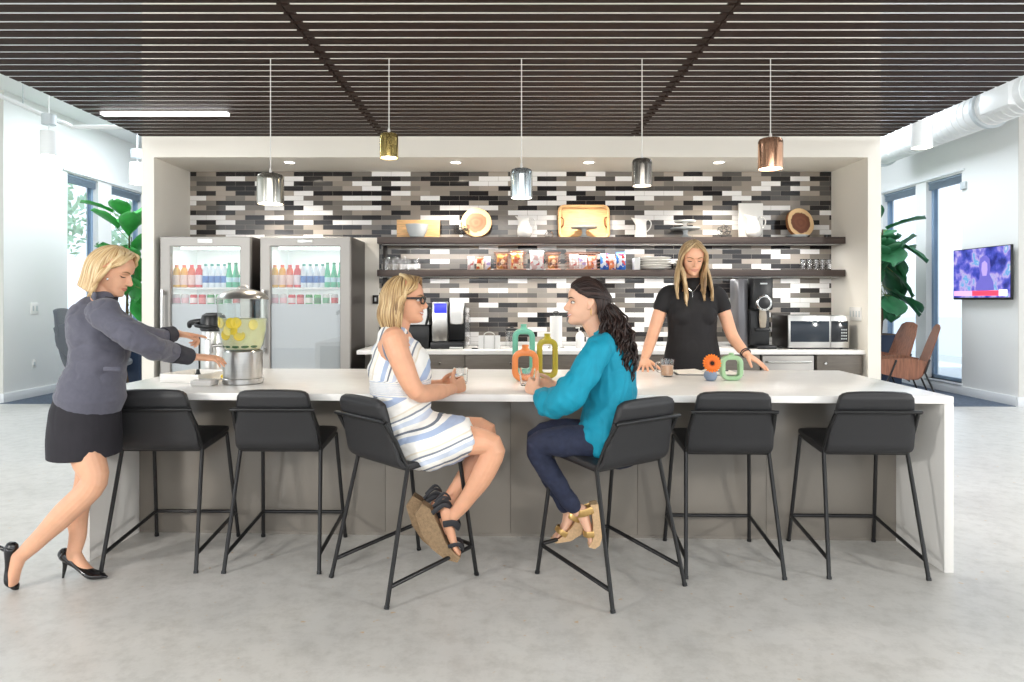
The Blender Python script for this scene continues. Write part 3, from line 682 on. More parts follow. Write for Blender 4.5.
# ---- lower shelf: glasses
def tumbler(px, Y, label, group, up=False, r=.036, h=.115):
    T = Matrix.Translation((sx_(px, Y), Y, ZL)); p = [(r * .8, 0), (r * .86, .003), (r, h), (r - .003, h), (r * .8, .012), (.001, .010)]
    if not up: p = [(q, h - z) for q, z in p][::-1]
    solo('drinking_glass', MB().lathe(p, 24, T, up, not up), M['thin_glass'], label, 'glass', group)
for k, px in enumerate((386, 393.5, 401, 408.5, 416)):
    tumbler(px, 6.92, 'clear upturned glass, front row at left of lower shelf, %s' % ('%s from the left' % ['first', 'second', 'third', 'fourth', 'fifth'][k]), 'upturned glasses on the lower shelf')
for k, px in enumerate((388, 396, 404)): tumbler(px, 7.02, 'upturned glass, back row at left of lower shelf, %s from the left' % ordn[k], 'upturned glasses on the lower shelf', h=.14)
for k, px in enumerate((803, 809.5, 816, 822.5, 829)):
    tumbler(px, 6.94, 'small glass at right end of lower shelf, %s from the left' % ['first', 'second', 'third', 'fourth', 'fifth'][k], 'glasses at the right end of the lower shelf', True, .029, .105)
# plates
def plate_pile(px, Y, n, r, where):
    for k in range(n):
        T = Matrix.Translation((sx_(px, Y), Y, ZL + k * .026))
        solo('plate', MB().lathe([(r * .55, 0), (r * .62, .004), (r * .93, .016), (r, .025), (r - .003, .0265), (r * .9, .019), (r * .6, .009), (.001, .008)], 36, T), M['white_ceramic'],
             'white plate in the pile %s, %s' % (where, ['lowest', 'second from the bottom', 'third from the bottom', 'fourth from the bottom', 'topmost'][k] if k < n - 1 else 'topmost'), 'plate', 'white plates on the lower shelf')
plate_pile(655, 6.98, 5, .165, 'left of the standing woman')
plate_pile(689, 7.0, 4, .15, 'behind the standing woman')
solo('napkin_stack', MB().box((sx_(633, 6.97), 6.90, ZL), (sx_(639, 6.97), 7.03, ZL + .125), .006), M['white_plastic'], 'upright white napkin pack left of the plates', 'napkins')
# snack bags and wire baskets
def bag_mat(name, cols, seed):
    m = bpy.data.materials.new(name); m.use_nodes = True; nt = m.node_tree; b = nt.nodes['Principled BSDF']
    tc = nt.nodes.new('ShaderNodeTexCoord'); mp = nt.nodes.new('ShaderNodeMapping'); mp.inputs['Location'].default_value = (seed * 3.1, seed, 0)
    vo = nt.nodes.new('ShaderNodeTexVoronoi'); vo.inputs['Scale'].default_value = 32; nt.links.new(tc.outputs['Object'], mp.inputs[0]); nt.links.new(mp.outputs[0], vo.inputs['Vector'])
    rp = ramp(nt, [(i / len(cols), c) for i, c in enumerate(cols)], 'CONSTANT'); nt.links.new(vo.outputs['Color'], rp.inputs[0]); nt.links.new(rp.outputs[0], b.inputs['Base Color'])
    b.inputs['Roughness'].default_value = .3; return m
BM = {'orange': bag_mat('bag_orange', ['#E9A13A', '#F4E3C0', '#C9562A', '#F0B95A'], 1), 'white': bag_mat('bag_white', ['#F1E9E6', '#D9B7B4', '#F6F2F0', '#C86A6A'], 2), 'brown': bag_mat('bag_brown', ['#5A3324', '#C98A3A', '#8A4A2A', '#E8D2B0'], 3),
      'blue': bag_mat('bag_blue', ['#2C62C8', '#E8EDF6', '#3D84E0', '#C8343C'], 4), 'red': bag_mat('bag_red', ['#C83A36', '#F2D8D2', '#E98A5A', '#7A4AA0'], 5), 'lilac': bag_mat('bag_lilac', ['#EDE6F2', '#B9A6D8', '#F6F3F6', '#E59A5A'], 6)}
def snack(px, Y, w, h, m, label, tilt=0.):
    mb = MB(); n = 16; rows = []
    for i in range(11):
        t = i / 10; th = .034 * math.sin(PI * t) ** .6 + .002; ww = w / 2 * (1 - .07 * math.sin(PI * t))
        rows.append([V((ww * math.copysign(abs(math.cos(2 * PI * k / n)) ** .6, math.cos(2 * PI * k / n)), th * math.sin(2 * PI * k / n), h * t)) for k in range(n)])
    vs = mb.grid(rows, closed_u=True); mb.cap(vs[0], True); mb.cap(vs[-1])
    o = obj('snack_bag', mb, BM[m], None, 60); tag(o, label, 'snack bag', 'snack bags on the lower shelf')
    o.matrix_basis = Matrix.Translation((sx_(px, Y), Y, ZL + .001)) @ Matrix.Rotation(R(tilt), 4, 'Z') @ Matrix.Rotation(R(-7), 4, 'X')
def wire_basket(px0, px1, label):
    x0, x1 = sx_(px0, 6.93), sx_(px1, 6.93); y0, y1 = 6.86, 7.08; h = .175
    t = thing('wire_basket', label, 'basket', ((x0 + x1) / 2, 6.97, ZL), 0, 'wire snack baskets on the lower shelf')
    rm = MB(); 
    for z in (.004, h): rm.sweep([(x0, y0, ZL + z), (x1, y0, ZL + z), (x1, y1, ZL + z), (x0, y1, ZL + z)], [.0055], n=8, sub=1, closed=True)
    obj('rim', rm, M['copper_wire'], t)
    g = MB(); n = max(4, int((x1 - x0) / .028))
    for k in range(1, n):
        x = x0 + (x1 - x0) * k / n
        g.cyl((x, y0, ZL + .004), (x, y0, ZL + h), .0016, n=5); g.cyl((x, y1, ZL + .004), (x, y1, ZL + h), .0016, n=5); g.cyl((x, y0, ZL + .004), (x, y1, ZL + .004), .0016, n=5)
    for z in (.04, .075, .11, .143): g.sweep([(x0, y0, ZL + z), (x1, y0, ZL + z), (x1, y1, ZL + z), (x0, y1, ZL + z)], [.0022], n=5, sub=1, closed=True)
    obj('wire_grid', g, M['copper_wire'], t)
M['copper_wire'] = mat('copper_wire', '#B98A78', .35, .8)
wire_basket(494, 526, 'wire basket of orange snack bags behind the silver machine side of the lower shelf')
wire_basket(546, 560, 'narrow wire basket of brown snacks under the wooden tray')
wire_basket(566, 599, 'wire basket of white and red snacks below the cake stand')
for px, Y, w, h, m, lb, ti in ((471, 6.95, .075, .14, 'white', 'small white snack packet, leftmost of the snacks', 8), (480, 6.93, .075, .13, 'orange', 'small orange snack packet left of the first basket', -5), (487.5, 6.97, .07, .14, 'lilac', 'lilac and white snack packet beside the first basket', 4),
      (502, 6.97, .12, .165, 'brown', 'brown and orange snack bag at the left in the first basket', 3), (517, 6.96, .135, .195, 'orange', 'bright orange snack bag at the right in the first basket', -3),
      (537, 6.95, .15, .20, 'white', 'white snack bag standing between the first and second baskets', 5), (553, 6.97, .11, .15, 'brown', 'dark brown snack bag in the narrow basket', 0),
      (574, 6.98, .10, .165, 'white', 'white snack bag at the left in the wide third basket', 4), (583, 6.95, .09, .15, 'lilac', 'lilac snack bag in the middle of the third basket', -2), (592, 6.97, .10, .15, 'red', 'red snack bag at the right in the third basket', 3),
      (605, 6.96, .10, .17, 'blue', 'deep blue snack bag right of the third basket', 0), (612.5, 6.93, .075, .14, 'red', 'red and white snack bag between the two blue ones', 5), (621, 6.95, .10, .185, 'blue', 'bright blue snack bag, rightmost of the snacks', -4)):
    snack(px, Y, w, h, m, lb, ti)

# ================================================================== COUNTER APPLIANCES
ZC = .9255
# pod coffee maker
t = thing('coffee_maker', 'silver and black pod coffee maker with blue screen on the back counter', 'coffee maker', (sx_(448, 6.8), 6.8, ZC))
q = lambda px, Y=6.66: (px - CX) * Y / F
zz = lambda py, Y=6.66: CZ - (py - CY) * Y / F
obj('base', MB().box((q(431), 6.60, ZC), (q(464.5), 6.95, ZC + .07), .008), M['black_plastic'], t)
obj('rear_housing', MB().box((q(432), 6.76, ZC + .0705), (q(464), 6.94, zz(303)), .012), M['black_plastic'], t)
obj('control_column', MB().box((q(432.5), 6.62, ZC + .0705), (q(448), 6.759, zz(302)), .012), M['steel'], t)
s = obj('screen', MB().box((q(434.5), 6.612, zz(313)), (q(447), 6.6195, zz(303.5)), .002), mat('blue_screen', '#2A2F9A', .2, emit='#3A3FD0', es=1.1), t)
k_ = MB()
for i in range(3): obj('button', MB().lathe([(.009, 0), (.009, .004), (.007, .006)], 14, Matrix.Translation((q(436.5 + 4.2 * i), 6.619, zz(311.5))) @ Matrix.Rotation(R(90), 4, 'X')), M['white_plastic'], s)
obj('brew_head', MB().sweep([(q(457), 6.76, zz(304)), (q(457), 6.68, zz(305)), (q(457), 6.61, zz(311)), (q(457), 6.60, zz(322))], [(.068, .035), (.068, .04), (.066, .036), (.06, .02)], n=24, ref=(1, 0, 0), ex=.5), M['white_plastic'], t)
obj('brew_spout', MB().box((q(450.5), 6.62, zz(324)), (q(463), 6.75, zz(315)), .01), M['steel'], t)
obj('drip_tray', MB().box((q(450), 6.585, ZC + .002), (q(463.5), 6.70, ZC + .022), .004), M['steel'], t)
obj('water_tank', MB().box((q(465), 6.66, ZC + .02), (q(469.5), 6.92, zz(308)), .01), M['thin_glass'], t)
# second brewer behind the striped-dress woman
t = thing('coffee_brewer', 'black and silver coffee brewer half hidden behind the blonde woman with glasses', 'coffee brewer', (q(418), 6.8, ZC))
obj('brewer_body', MB().box((q(404), 6.64, ZC), (q(429.5), 6.98, zz(325)), .012), M['black_plastic'], t)
obj('brewer_top', MB().prism([(q(410), zz(324.5)), (q(429), zz(324.5)), (q(428), zz(309)), (q(423), zz(307)), (q(410), zz(314))], 6.66, 6.96, 'xz'), M['steel'], t)
obj('lever', MB().sweep([(q(426), 6.65, zz(325)), (q(428.5), 6.64, zz(315)), (q(427.5), 6.66, zz(306)), (q(424), 6.7, zz(304))], [.012], n=10), M['black_plastic'], t)
# white caddy with arched wire handle
t = thing('napkin_caddy', 'white napkin caddy with an arched wire handle on the back counter', 'caddy', (q(489), 6.7, ZC))
b = MB(); x0, x1 = q(478.5), q(500)
b.box((x0, 6.65, ZC), (x1, 6.655, zz(336))); b.box((x0, 6.78, ZC), (x1, 6.785, zz(336))); b.box((x0, 6.655, ZC), (x0 + .006, 6.78, zz(336))); b.box((x1 - .006, 6.655, ZC), (x1, 6.78, zz(336))); b.box((x0 + .006, 6.655, ZC), (x1 - .006, 6.78, ZC + .006))
obj('caddy_box', b, M['white_plastic'], t)
obj('wire_handle', MB().sweep([(q(484), 6.645, ZC + .002), (q(484), 6.643, zz(336)), (q(485.5), 6.643, zz(333)), (q(489), 6.643, zz(332)), (q(493), 6.643, zz(333)), (q(494.5), 6.643, zz(336)), (q(494.5), 6.645, ZC + .002)], [.005], n=8, sub=3), M['steel'], t)
obj('napkin_pile', MB().box((x0 + .012, 6.66, ZC + .0065), (x1 - .012, 6.775, zz(338)), .004), M['white_ceramic'], t)
solo('black_coaster', MB().box((q(472), 6.60, ZC), (q(478), 6.68, ZC + .008), .003), M['black_plastic'], 'small flat black tray left of the white caddy', 'tray')
t = thing('glass_canister', 'clear glass canister with dark lid behind the green vase', 'canister', (q(511), 6.75, ZC))
T = Matrix.Translation((q(512), 6.75, ZC))
obj('canister_body', MB().lathe([(.06, 0), (.065, .005), (.065, .17), (.061, .17), (.061, .01), (.001, .008)], 28, T), M['thin_glass'], t)
obj('lid', MB().lathe([(.066, .171), (.067, .175), (.067, .19), (.02, .2), (.012, .215), (.001, .216)], 28, T), M['black_plastic'], t)
t = thing('paper_towel_holder', 'white paper towel roll on a stand with black knob behind the yellow vase', 'paper towel holder', (q(556), 6.75, ZC))
T = Matrix.Translation((q(556, 6.75), 6.75, ZC))
obj('base_plate', MB().lathe([(.085, 0), (.085, .008), (.08, .012), (.001, .012)], 28, T), M['steel'], t)
obj('paper_roll', MB().lathe([(.02, .0125), (.060, .0125), (.060, .315), (.02, .315)], 32, T), M['white_plastic'], t)
obj('knob', MB().lathe([(.008, .3155), (.008, .325), (.03, .335), (.035, .35), (.02, .365), (.001, .368)], 20, T), M['black_plastic'], t)
t = thing('soap_bottle', 'small white soap bottle beside the face of the woman in teal', 'soap bottle', (q(580), 6.75, ZC))
T = Matrix.Translation((q(580, 6.75), 6.75, ZC))
obj('bottle_body', MB().lathe([(.04, 0), (.043, .006), (.043, .12), (.03, .15), (.014, .158), (.014, .17)], 24, T), M['white_plastic'], t)
obj('pump', MB().sweep([(q(580), 6.75, ZC + .1705), (q(580), 6.75, ZC + .2), (q(580) - .03, 6.74, ZC + .2)], [.007], n=10, sub=1), M['steel'], t)
# coffee grinder
t = thing('coffee_grinder', 'tall black commercial coffee grinder with chrome dial on the back counter', 'coffee grinder', (q(763), 6.8, ZC))
G = 6.6; g = lambda px: q(px, G); gz = lambda py: zz(py, G)
obj('foot', MB().box((g(757), 6.58, ZC), (g(776), 6.95, ZC + .035), .006), M['black_plastic'], t)
obj('lower_body', MB().box((g(753), 6.66, ZC + .0355), (g(772), 6.96, gz(310.5)), .008), M['black_plastic'], t)
obj('upper_body', MB().box((g(754.5), 6.62, gz(310)), (g(774), 6.96, gz(278)), .012), M['black_plastic'], t)
obj('side_hopper', MB().box((g(742.5), 6.72, ZC), (g(752.5), 6.98, gz(278.5)), .01), mat('grinder_side', '#6E6E72', .35, .6), t)
d = obj('dial', MB().lathe([(.078, 0), (.078, .012), (.066, .02), (.058, .02)], 36, Matrix.Translation((g(764.4), 6.619, gz(303))) @ Matrix.Rotation(R(90), 4, 'X'), True, False), M['chrome'], t)
obj('dial_face', MB().lathe([(.057, .012), (.057, .02), (.02, .026), (.001, .026)], 32, Matrix.Translation((g(764.4), 6.619, gz(303))) @ Matrix.Rotation(R(90), 4, 'X')), M['black_plastic'], d)
for k in range(10):
    a = 2 * PI * k / 10; obj('tick', MB().box((g(764.4) + .066 * math.cos(a) - .003, 6.594, gz(303) + .066 * math.sin(a) - .003), (g(764.4) + .066 * math.cos(a) + .003, 6.5985, gz(303) + .066 * math.sin(a) + .003)), M['black_plastic'], d)
obj('chute', MB().sweep([(g(763.8), 6.63, gz(311)), (g(763.8), 6.625, gz(318)), (g(763.8), 6.628, gz(327))], [(.03, .022), (.036, .02), (.028, .012)], n=18, ref=(1, 0, 0), ex=.6), mat('chute', '#A79C8C', .3), t)
obj('bag_clip', MB().box((g(757), 6.61, gz(331)), (g(771), 6.659, gz(328.5)), .003), M['black_metal'], t)
obj('nameplate', MB().box((g(761), 6.6165, gz(284.3)), (g(768), 6.6205, gz(282.8)), .0004), M['gray_box'], t)
# microwave
t = thing('microwave', 'stainless steel microwave on the back counter at right', 'microwave', (q(812), 6.8, ZC))
Ym = 6.60; a0, a1 = q(788.5, Ym), q(849.5, Ym); z0, z1 = ZC + .012, zz(315.5, Ym)
obj('housing', MB().box((a0, 6.625, z0), (a1, 7.02, z1), .006), M['dark_body'], t)
d = obj('door', MB().box((a0, 6.60, z0), (q(830.5, Ym), 6.624, z1), .004), M['steel'], t)
obj('door_window', MB().box((q(790.5, Ym), 6.5965, zz(342, Ym)), (q(829.3, Ym), 6.601, zz(321, Ym)), .002), mat('dark_glass', '#2A323C', .08), d)
p_ = obj('control_panel', MB().box((q(830.6, Ym), 6.60, z0), (a1, 6.624, z1), .004), M['steel'], t)
obj('keypad', MB().box((q(831, Ym), 6.5965, zz(342, Ym)), (q(848, Ym), 6.601, zz(321, Ym)), .002), mat('keypad', '#23262A', .15), p_)
kb = 0
for r_ in range(4):
    for c_ in range(3): obj('button', MB().box((q(841 + c_ * 2.1, Ym), 6.5945, zz(339.5 - r_ * 3, Ym)), (q(842.4 + c_ * 2.1, Ym), 6.597, zz(338 - r_ * 3, Ym)), .001), M['gray_box'], p_)
obj('display', MB().box((q(841, Ym), 6.5945, zz(325.5, Ym)), (q(847, Ym), 6.597, zz(323, Ym))), mat('display', '#122028', .1), p_)
obj('badge', MB().box((q(812, Ym), 6.5945, zz(323.7, Ym)), (q(817, Ym), 6.597, zz(322.6, Ym)), .0005), M['gray_box'], d)
for sx__ in (a0 + .05, a1 - .05):
    for yy in (6.66, 6.97): obj('foot', MB().cyl((sx__, yy, ZC), (sx__, yy, z0 - .0005), .014, n=14), M['black_plastic'], t)

# ================================================================== ON THE ISLAND
ZI = .9055
# drink dispenser
DX, DY = (243 - CX) * 4.07 / F, 4.07
T = Matrix.Translation((DX, DY, ZI))
t = thing('drink_dispenser', 'lemonade dispenser with steel base, clear jar and steel lid on the island', 'drink dispenser', (DX, DY, ZI))
obj('base', MB().lathe([(.112, 0), (.116, .004), (.116, .03), (.110, .034), (.112, .05), (.112, .19), (.106, .197), (.001, .197)], 48, T), M['steel_ribbed'] if 'steel_ribbed' in M else M['steel'], t)
jr = [(.085, .198), (.104, .20), (.118, .23), (.134, .32), (.143, .42), (.145, .50)]
j = obj('jar', MB().lathe(jr + [(r - .004, z) for r, z in jr[::-1]], 48, T, False, False), M['jar_glass'], t)
M['lemonade'] = mat('lemonade', '#FFF4C2', .3, vary=.06, vscale=14)
lb_ = M['lemonade'].node_tree.nodes['Principled BSDF']; lb_.inputs['Subsurface Weight'].default_value = .8; lb_.inputs['Subsurface Radius'].default_value = (.08, .075, .05); lb_.inputs['Subsurface Scale'].default_value = 1
obj('lemonade', MB().lathe([(.001, .203), (.098, .204), (.112, .232), (.128, .32), (.1345, .385), (.001, .386)], 44, T), M['lemonade'], j)
M['lemon'] = mat('lemon', '#F0D64A', .35); M['lemon_rind'] = mat('lemon_rind', '#F7E98A', .4)
for k in range(9):
    a = random.uniform(-2.6, -.5); z = random.uniform(.26, .37); rr_ = .112 + (z - .23) * .17
    Mr = T @ Matrix.Translation((rr_ * math.cos(a), rr_ * math.sin(a), z)) @ Matrix.Rotation(a, 4, 'Z') @ Matrix.Rotation(R(90), 4, 'Y') @ Matrix.Rotation(random.uniform(-.3, .3), 4, 'X')
    o = obj('lemon_slice', MB().lathe([(.001, -.003), (.030, -.003), (.032, 0), (.030, .003), (.001, .003)], 22, Mr), M['lemon'] if k % 3 else M['lemon_rind'], j)
for k in range(5):
    a = -2.6 + k * .5
    obj('mint_leaf', MB().ell((DX + .106 * math.cos(a), DY + .106 * math.sin(a), ZI + .222), (.022, .006, .008), Matrix.Rotation(a + PI / 2, 3, 'Z')), mat('mint', '#3F6B33', .5) if k == 0 else bpy.data.materials['mint'], j)
l = obj('lid', MB().lathe([(.146, .500), (.148, .504), (.140, .520), (.11, .542), (.06, .556), (.001, .559)], 48, T), M['steel'], t)
obj('lid_knob', MB().sweep([(DX - .035, DY, ZI + .557), (DX - .02, DY, ZI + .572), (DX + .02, DY, ZI + .572), (DX + .035, DY, ZI + .557)], [.006], n=8), M['steel'], l)
sp = obj('spigot', MB().sweep([(DX - .10, DY - .02, ZI + .225), (DX - .165, DY - .045, ZI + .225), (DX - .168, DY - .046, ZI + .19)], [.012, .011, .011], n=12, sub=2), M['steel'], t)
obj('spigot_lever', MB().sweep([(DX - .160, DY - .043, ZI + .236), (DX - .162, DY - .044, ZI + .262), (DX - .20, DY - .056, ZI + .268)], [.006], n=8, sub=2), M['steel'], sp)
# airpot
AX, AY = (213.5 - CX) * 4.5 / F, 4.5
T = Matrix.Translation((AX, AY, ZI))
t = thing('airpot', 'black topped steel coffee airpot behind the drink dispenser', 'airpot', (AX, AY, ZI))
obj('pot_body', MB().lathe([(.078, .02), (.08, .022), (.08, .26), (.072, .29)], 40, T), M['steel'], t)
obj('pot_base', MB().lathe([(.082, 0), (.083, .004), (.083, .02), (.076, .021)], 40, T), M['black_plastic'], t)
obj('pump_top', MB().lathe([(.073, .2905), (.083, .30), (.082, .36), (.07, .395), (.045, .41), (.001, .412)], 40, T), M['black_plastic'], t)
obj('spout', MB().sweep([(AX - .07, AY, ZI + .352), (AX - .12, AY, ZI + .35), (AX - .155, AY, ZI + .342), (AX - .158, AY, ZI + .322)], [(.022, .022), (.02, .018), (.017, .015), (.014, .014)], n=14), M['black_plastic'], t)
obj('carry_handle', MB().sweep([(AX - .084, AY - .01, ZI + .34), (AX - .09, AY - .07, ZI + .33), (AX, AY - .098, ZI + .32), (AX + .09, AY - .07, ZI + .33), (AX + .084, AY - .01, ZI + .34)], [(.012, .006)], n=10), M['black_plastic'], t)
obj('gauge_strip', MB().box((AX - .087, AY - .03, ZI + .03), (AX - .075, AY + .01, ZI + .25), .004), M['black_plastic'], t)
# white tray, tongs rest, dish
tr = thing('serving_tray', 'white rectangular dish by the dispenser under the hands', 'tray')
W_, D_, H_ = .27, .30, .052
b = MB(); b.box((-W_ / 2, -D_ / 2, 0), (W_ / 2, D_ / 2, .008), .003)
for lo, hi in (((-W_ / 2, -D_ / 2, .0082), (W_ / 2, -D_ / 2 + .008, H_)), ((-W_ / 2, D_ / 2 - .008, .0082), (W_ / 2, D_ / 2, H_)), ((-W_ / 2, -D_ / 2 + .008, .0082), (-W_ / 2 + .008, D_ / 2 - .008, H_)), ((W_ / 2 - .008, -D_ / 2 + .008, .0082), (W_ / 2, D_ / 2 - .008, H_))): b.box(lo, hi, .002)
obj('dish', b, M['white_ceramic'], tr); place(tr, ((193 - CX) * 4.18 / F, 4.22, ZI), R(-14))
solo('black_dip_cup', MB().lathe([(.034, 0), (.03, .012), (.012, .04), (.009, .062), (.001, .064)], 24, Matrix.Translation(((198 - CX) * 4.17 / F, 4.17, ZI + .009))), M['black_plastic'], 'small black cone shaped stopper in the white dish', 'stopper')
d2 = solo('small_dish', MB().box((-.062, -.05, 0), (.062, .05, .034), .008), M['white_ceramic'], 'small white square dish in front of the rectangular one', 'dish'); place(d2, ((205 - CX) * 3.97 / F, 3.965, ZI), R(-3))
gp = V(((221.5 - CX) * 4.05 / F, 4.20, ZI))
solo('lemon_wedge', MB().sweep([gp + V((-.045, -.02, .028)), gp + V((-.02, -.028, .022)), gp + V((.005, -.02, .028))], [(.012, .018)], n=12), M['lemon'], 'bright lemon wedge lying by the dispenser base', 'lemon')
# loop vases
def loop_vase(px, Y, w, h, th, d, colour, label, neck=.03):
    x = (px - CX) * Y / F; z = ZI
    t = thing('loop_vase', label, 'vase', (x, Y, z), 0, 'ring shaped ceramic vases on the island')
    m = mat('vase_' + colour[1:], colour, .32, coat=.3, bump=.05, bscale=120)
    hh = h - neck; r = w * .30
    path = [V((x + p[0], Y, z + p[1])) for p in rrect(-w / 2 + th / 2, w / 2 - th / 2, th / 2, hh - th / 2, r * .85, 6)]
    obj('ring_body', MB().sweep(path, [(d / 2, th / 2)], n=20, sub=1, closed=True, ref=(0, 1, 0), ex=.42), m, t, 60)
    T = Matrix.Translation((x, Y, z + hh - .004))
    obj('neck', MB().lathe([(th * .85, -.006), (th * .62, .010), (th * .5, neck * .6), (th * .56, neck + .004), (th * .4, neck + .004), (th * .36, .0), (.001, -.001)], 24, T), m, t)
loop_vase(523.7, 4.52, .150, .335, .037, .060, '#62AA95', 'tall teal green ring vase behind the orange one')
loop_vase(525.3, 4.16, .163, .222, .038, .060, '#E58A4A', 'orange ring vase in front of the teal one')
loop_vase(547.3, 4.32, .134, .282, .036, .058, '#A89C2A', 'mustard yellow ring vase by the woman in teal')
loop_vase(731.3, 4.21, .138, .168, .028, .050, '#9FC498', 'pale green ring vase beside the orange flower', .014)
# gerbera in a blue ball vase
BX, BY = (710.5 - CX) * 4.19 / F, 4.19
t = thing('ball_vase', 'small slate blue ball vase holding the orange flower', 'vase', (BX, BY, ZI))
obj('vase_body', MB().lathe([(.018, 0), (.03, .006), (.039, .022), (.041, .034), (.036, .052), (.024, .064), (.02, .066), (.018, .06), (.03, .04), (.001, .02)], 32, Matrix.Translation((BX, BY, ZI))), mat('slate_blue', '#7C8CA3', .5, bump=.2, bscale=200), t)
fl = thing('gerbera_flower', 'orange gerbera flower with dark centre in the blue ball vase', 'flower', (BX, BY, ZI))
hc = V((BX, BY - .03, CZ - (363.3 - CY) * 4.16 / F))
obj('stem', MB().sweep([V((BX, BY, ZI + .022)), V((BX, BY + .005, ZI + .07)), hc + V((0, .012, 0))], [.004], n=8), mat('stem_green', '#5D8A3C', .5), fl)
mo = mat('petal_orange', '#F5821F', .5, vary=.1, vscale=60); mo2 = mat('petal_deep', '#E8701A', .5)
Rf = Matrix.Rotation(R(82), 3, 'X')
for ring, (n, r0, r1, m_) in enumerate(((20, .012, .056, mo), (20, .010, .050, mo2))):
    for k in range(n):
        a = 2 * PI * (k + .5 * ring) / n; p = lambda r, dz: hc + Rf @ V((r * math.cos(a), r * math.sin(a), dz + ring * .004))
        obj('petal', MB().sweep([p(r0, 0), p((r0 + r1) / 2, .004), p(r1, -.001)], [(.003, .0012), (.0085, .0014), (.004, .001)], n=8, sub=3, ref=Rf @ V((-math.sin(a), math.cos(a), 0))), m_, fl)
obj('flower_centre', MB().ell(hc + Rf @ V((0, 0, .006)), (.014, .014, .007), Rf), mat('flower_dark', '#2A1712', .8), fl)
obj('flower_disc', MB().lathe([(.013, .005), (.02, .004), (.021, .007), (.013, .0085)], 24, Matrix.Translation(hc) @ Rf.to_4x4(), False, False), mat('disc_orange', '#C4561A', .8), fl)
# coffee mug
def glass_mug(px, Y):
    x = (px - CX) * Y / F; T = Matrix.Translation((x, Y, ZI))
    t = thing('glass_mug', 'clear glass mug of milky coffee on the island', 'mug', (x, Y, ZI))
    p = [(.036, 0), (.04, .004), (.042, .06), (.046, .112), (.043, .112), (.039, .06), (.037, .008), (.001, .007)]
    obj('mug_body', MB().lathe(p, 32, T), M['thin_glass'], t)
    obj('coffee', MB().lathe([(.001, .0085), (.0365, .009), (.0382, .04), (.0392, .072), (.001, .073)], 32, T), mat('coffee', '#B98A62', .3), t)
    obj('handle', MB().sweep([(x - .042, Y, ZI + .09), (x - .068, Y, ZI + .088), (x - .074, Y, ZI + .06), (x - .064, Y, ZI + .035), (x - .041, Y, ZI + .03)], [.0055], n=10), M['glass'], t)
glass_mug(667, 4.42)
# open notebook
nb = thing('open_notebook', 'open notebook with blank pages in front of the standing woman', 'notebook')
obj('cover', MB().box((-.215, -.14, 0), (.215, .14, .004), .0015), M['black_plastic'], nb)
for s in (-1, 1):
    pg = [((s * .004), .006), ((s * .04), .016), ((s * .1), .013), ((s * .2), .008)]
    rows = [[V((x, -.13, z)) for x, z in pg], [V((x, .13, z)) for x, z in pg]]
    lo = [V((x, -.13, .0045)) for x, z in pg]; hi = [V((x, .13, .0045)) for x, z in pg]
    mb = MB(); vs = mb.grid([lo, rows[0], rows[1], hi], closed_v=True); mb.cap([r[0] for r in vs]); mb.cap([r[-1] for r in vs], True)
    obj('page_block', mb, mat('paper_%d' % (s + 1), '#EDE8DF', .7), nb)
obj('spine_pen', MB().cyl((.06, -.05, .0195), (.16, .03, .0155), .004, n=10), M['black_plastic'], nb)
place(nb, ((706 - CX) * 4.6 / F, 4.62, ZI), R(-3))

# ================================================================== SIDE LOUNGES
M['leaf'] = mat('leaf', '#3F9A4A', .4, vary=.25, vscale=5)
M['leaf_dark'] = mat('leaf_dark', '#2F6B45', .4, vary=.3, vscale=5)
M['navy'] = mat('navy', '#24344C', .5)
M['trunk'] = mat('trunk', '#5A4A3A', .9)
def leaf_mb(base, d, up, L, W):
    d = V(d).normalized(); side = d.cross(V(up)).normalized(); nrm = side.cross(d); mb = MB()
    rows = []
    for i in range(9):
        t = i / 8; w = W / 2 * (math.sin(PI * min(1, t * .93 + .04)) ** .75) * (.55 + .75 * t) * (1.12 if t < .95 else .8); c = V(base) + d * (L * t) + nrm * (-.35 * L * t * t * .6)
        rows.append([c + side * (w * s) + nrm * (.14 * W * s * s + (.02 * W * math.sin(t * 20) if abs(s) == 1 else 0)) for s in (-1, -.5, 0, .5, 1)])
    rows2 = [[p - nrm * .003 for p in r] for r in rows]
    v1 = mb.grid(rows); v2 = mb.grid(rows2)
    bm = mb.bm
    for A, B in zip([r[0] for r in v1][:-1], [r[0] for r in v1][1:]): pass
    def stitch(a, b):
        for i in range(len(a) - 1):
            try: bm.faces.new((a[i], a[i + 1], b[i + 1], b[i]))
            except ValueError: pass
    stitch([r[0] for r in v1], [r[0] for r in v2]); stitch([r[-1] for r in v1], [r[-1] for r in v2]); stitch(v1[0], v2[0]); stitch(v1[-1], v2[-1])
    return mb
def fig_plant(X, Y, zt, label, n, z0, z1, spread, m, seed, pot=True):
    rnd = random.Random(seed)
    t = thing('fiddle_leaf_fig', label, 'plant', (X, Y, 0))
    zb = zt + .014 if pot else 0
    obj('trunk', MB().sweep([(X, Y, zb), (X + .02, Y, (zb + z0) / 2), (X - .02, Y, z0), (X + .03, Y, z1)], [.022, .02, .018, .012], n=10), M['trunk'], t)
    for k in range(n):
        z = z0 + (z1 - z0) * (k + .5) / n; a = k * 2.399 + rnd.uniform(-.3, .3); e = rnd.uniform(.25, 1.0) if rnd.random() < .55 else rnd.uniform(-1.0, -.25)
        L = rnd.uniform(.3, .42) * spread; d = V((math.cos(a) * math.cos(e), math.sin(a) * math.cos(e), math.sin(e)))
        br = V((X, Y, z)) + d * rnd.uniform(.03, .22) * spread
        lf = obj('leaf', leaf_mb(br, d, (0, 0, 1), L, L * rnd.uniform(.62, .8)), m, t, 80)
        obj('leaf_stalk', MB().cyl((X + .01, Y, z - .02), br, .005, n=6), M['stem_fig'], lf)
    return t
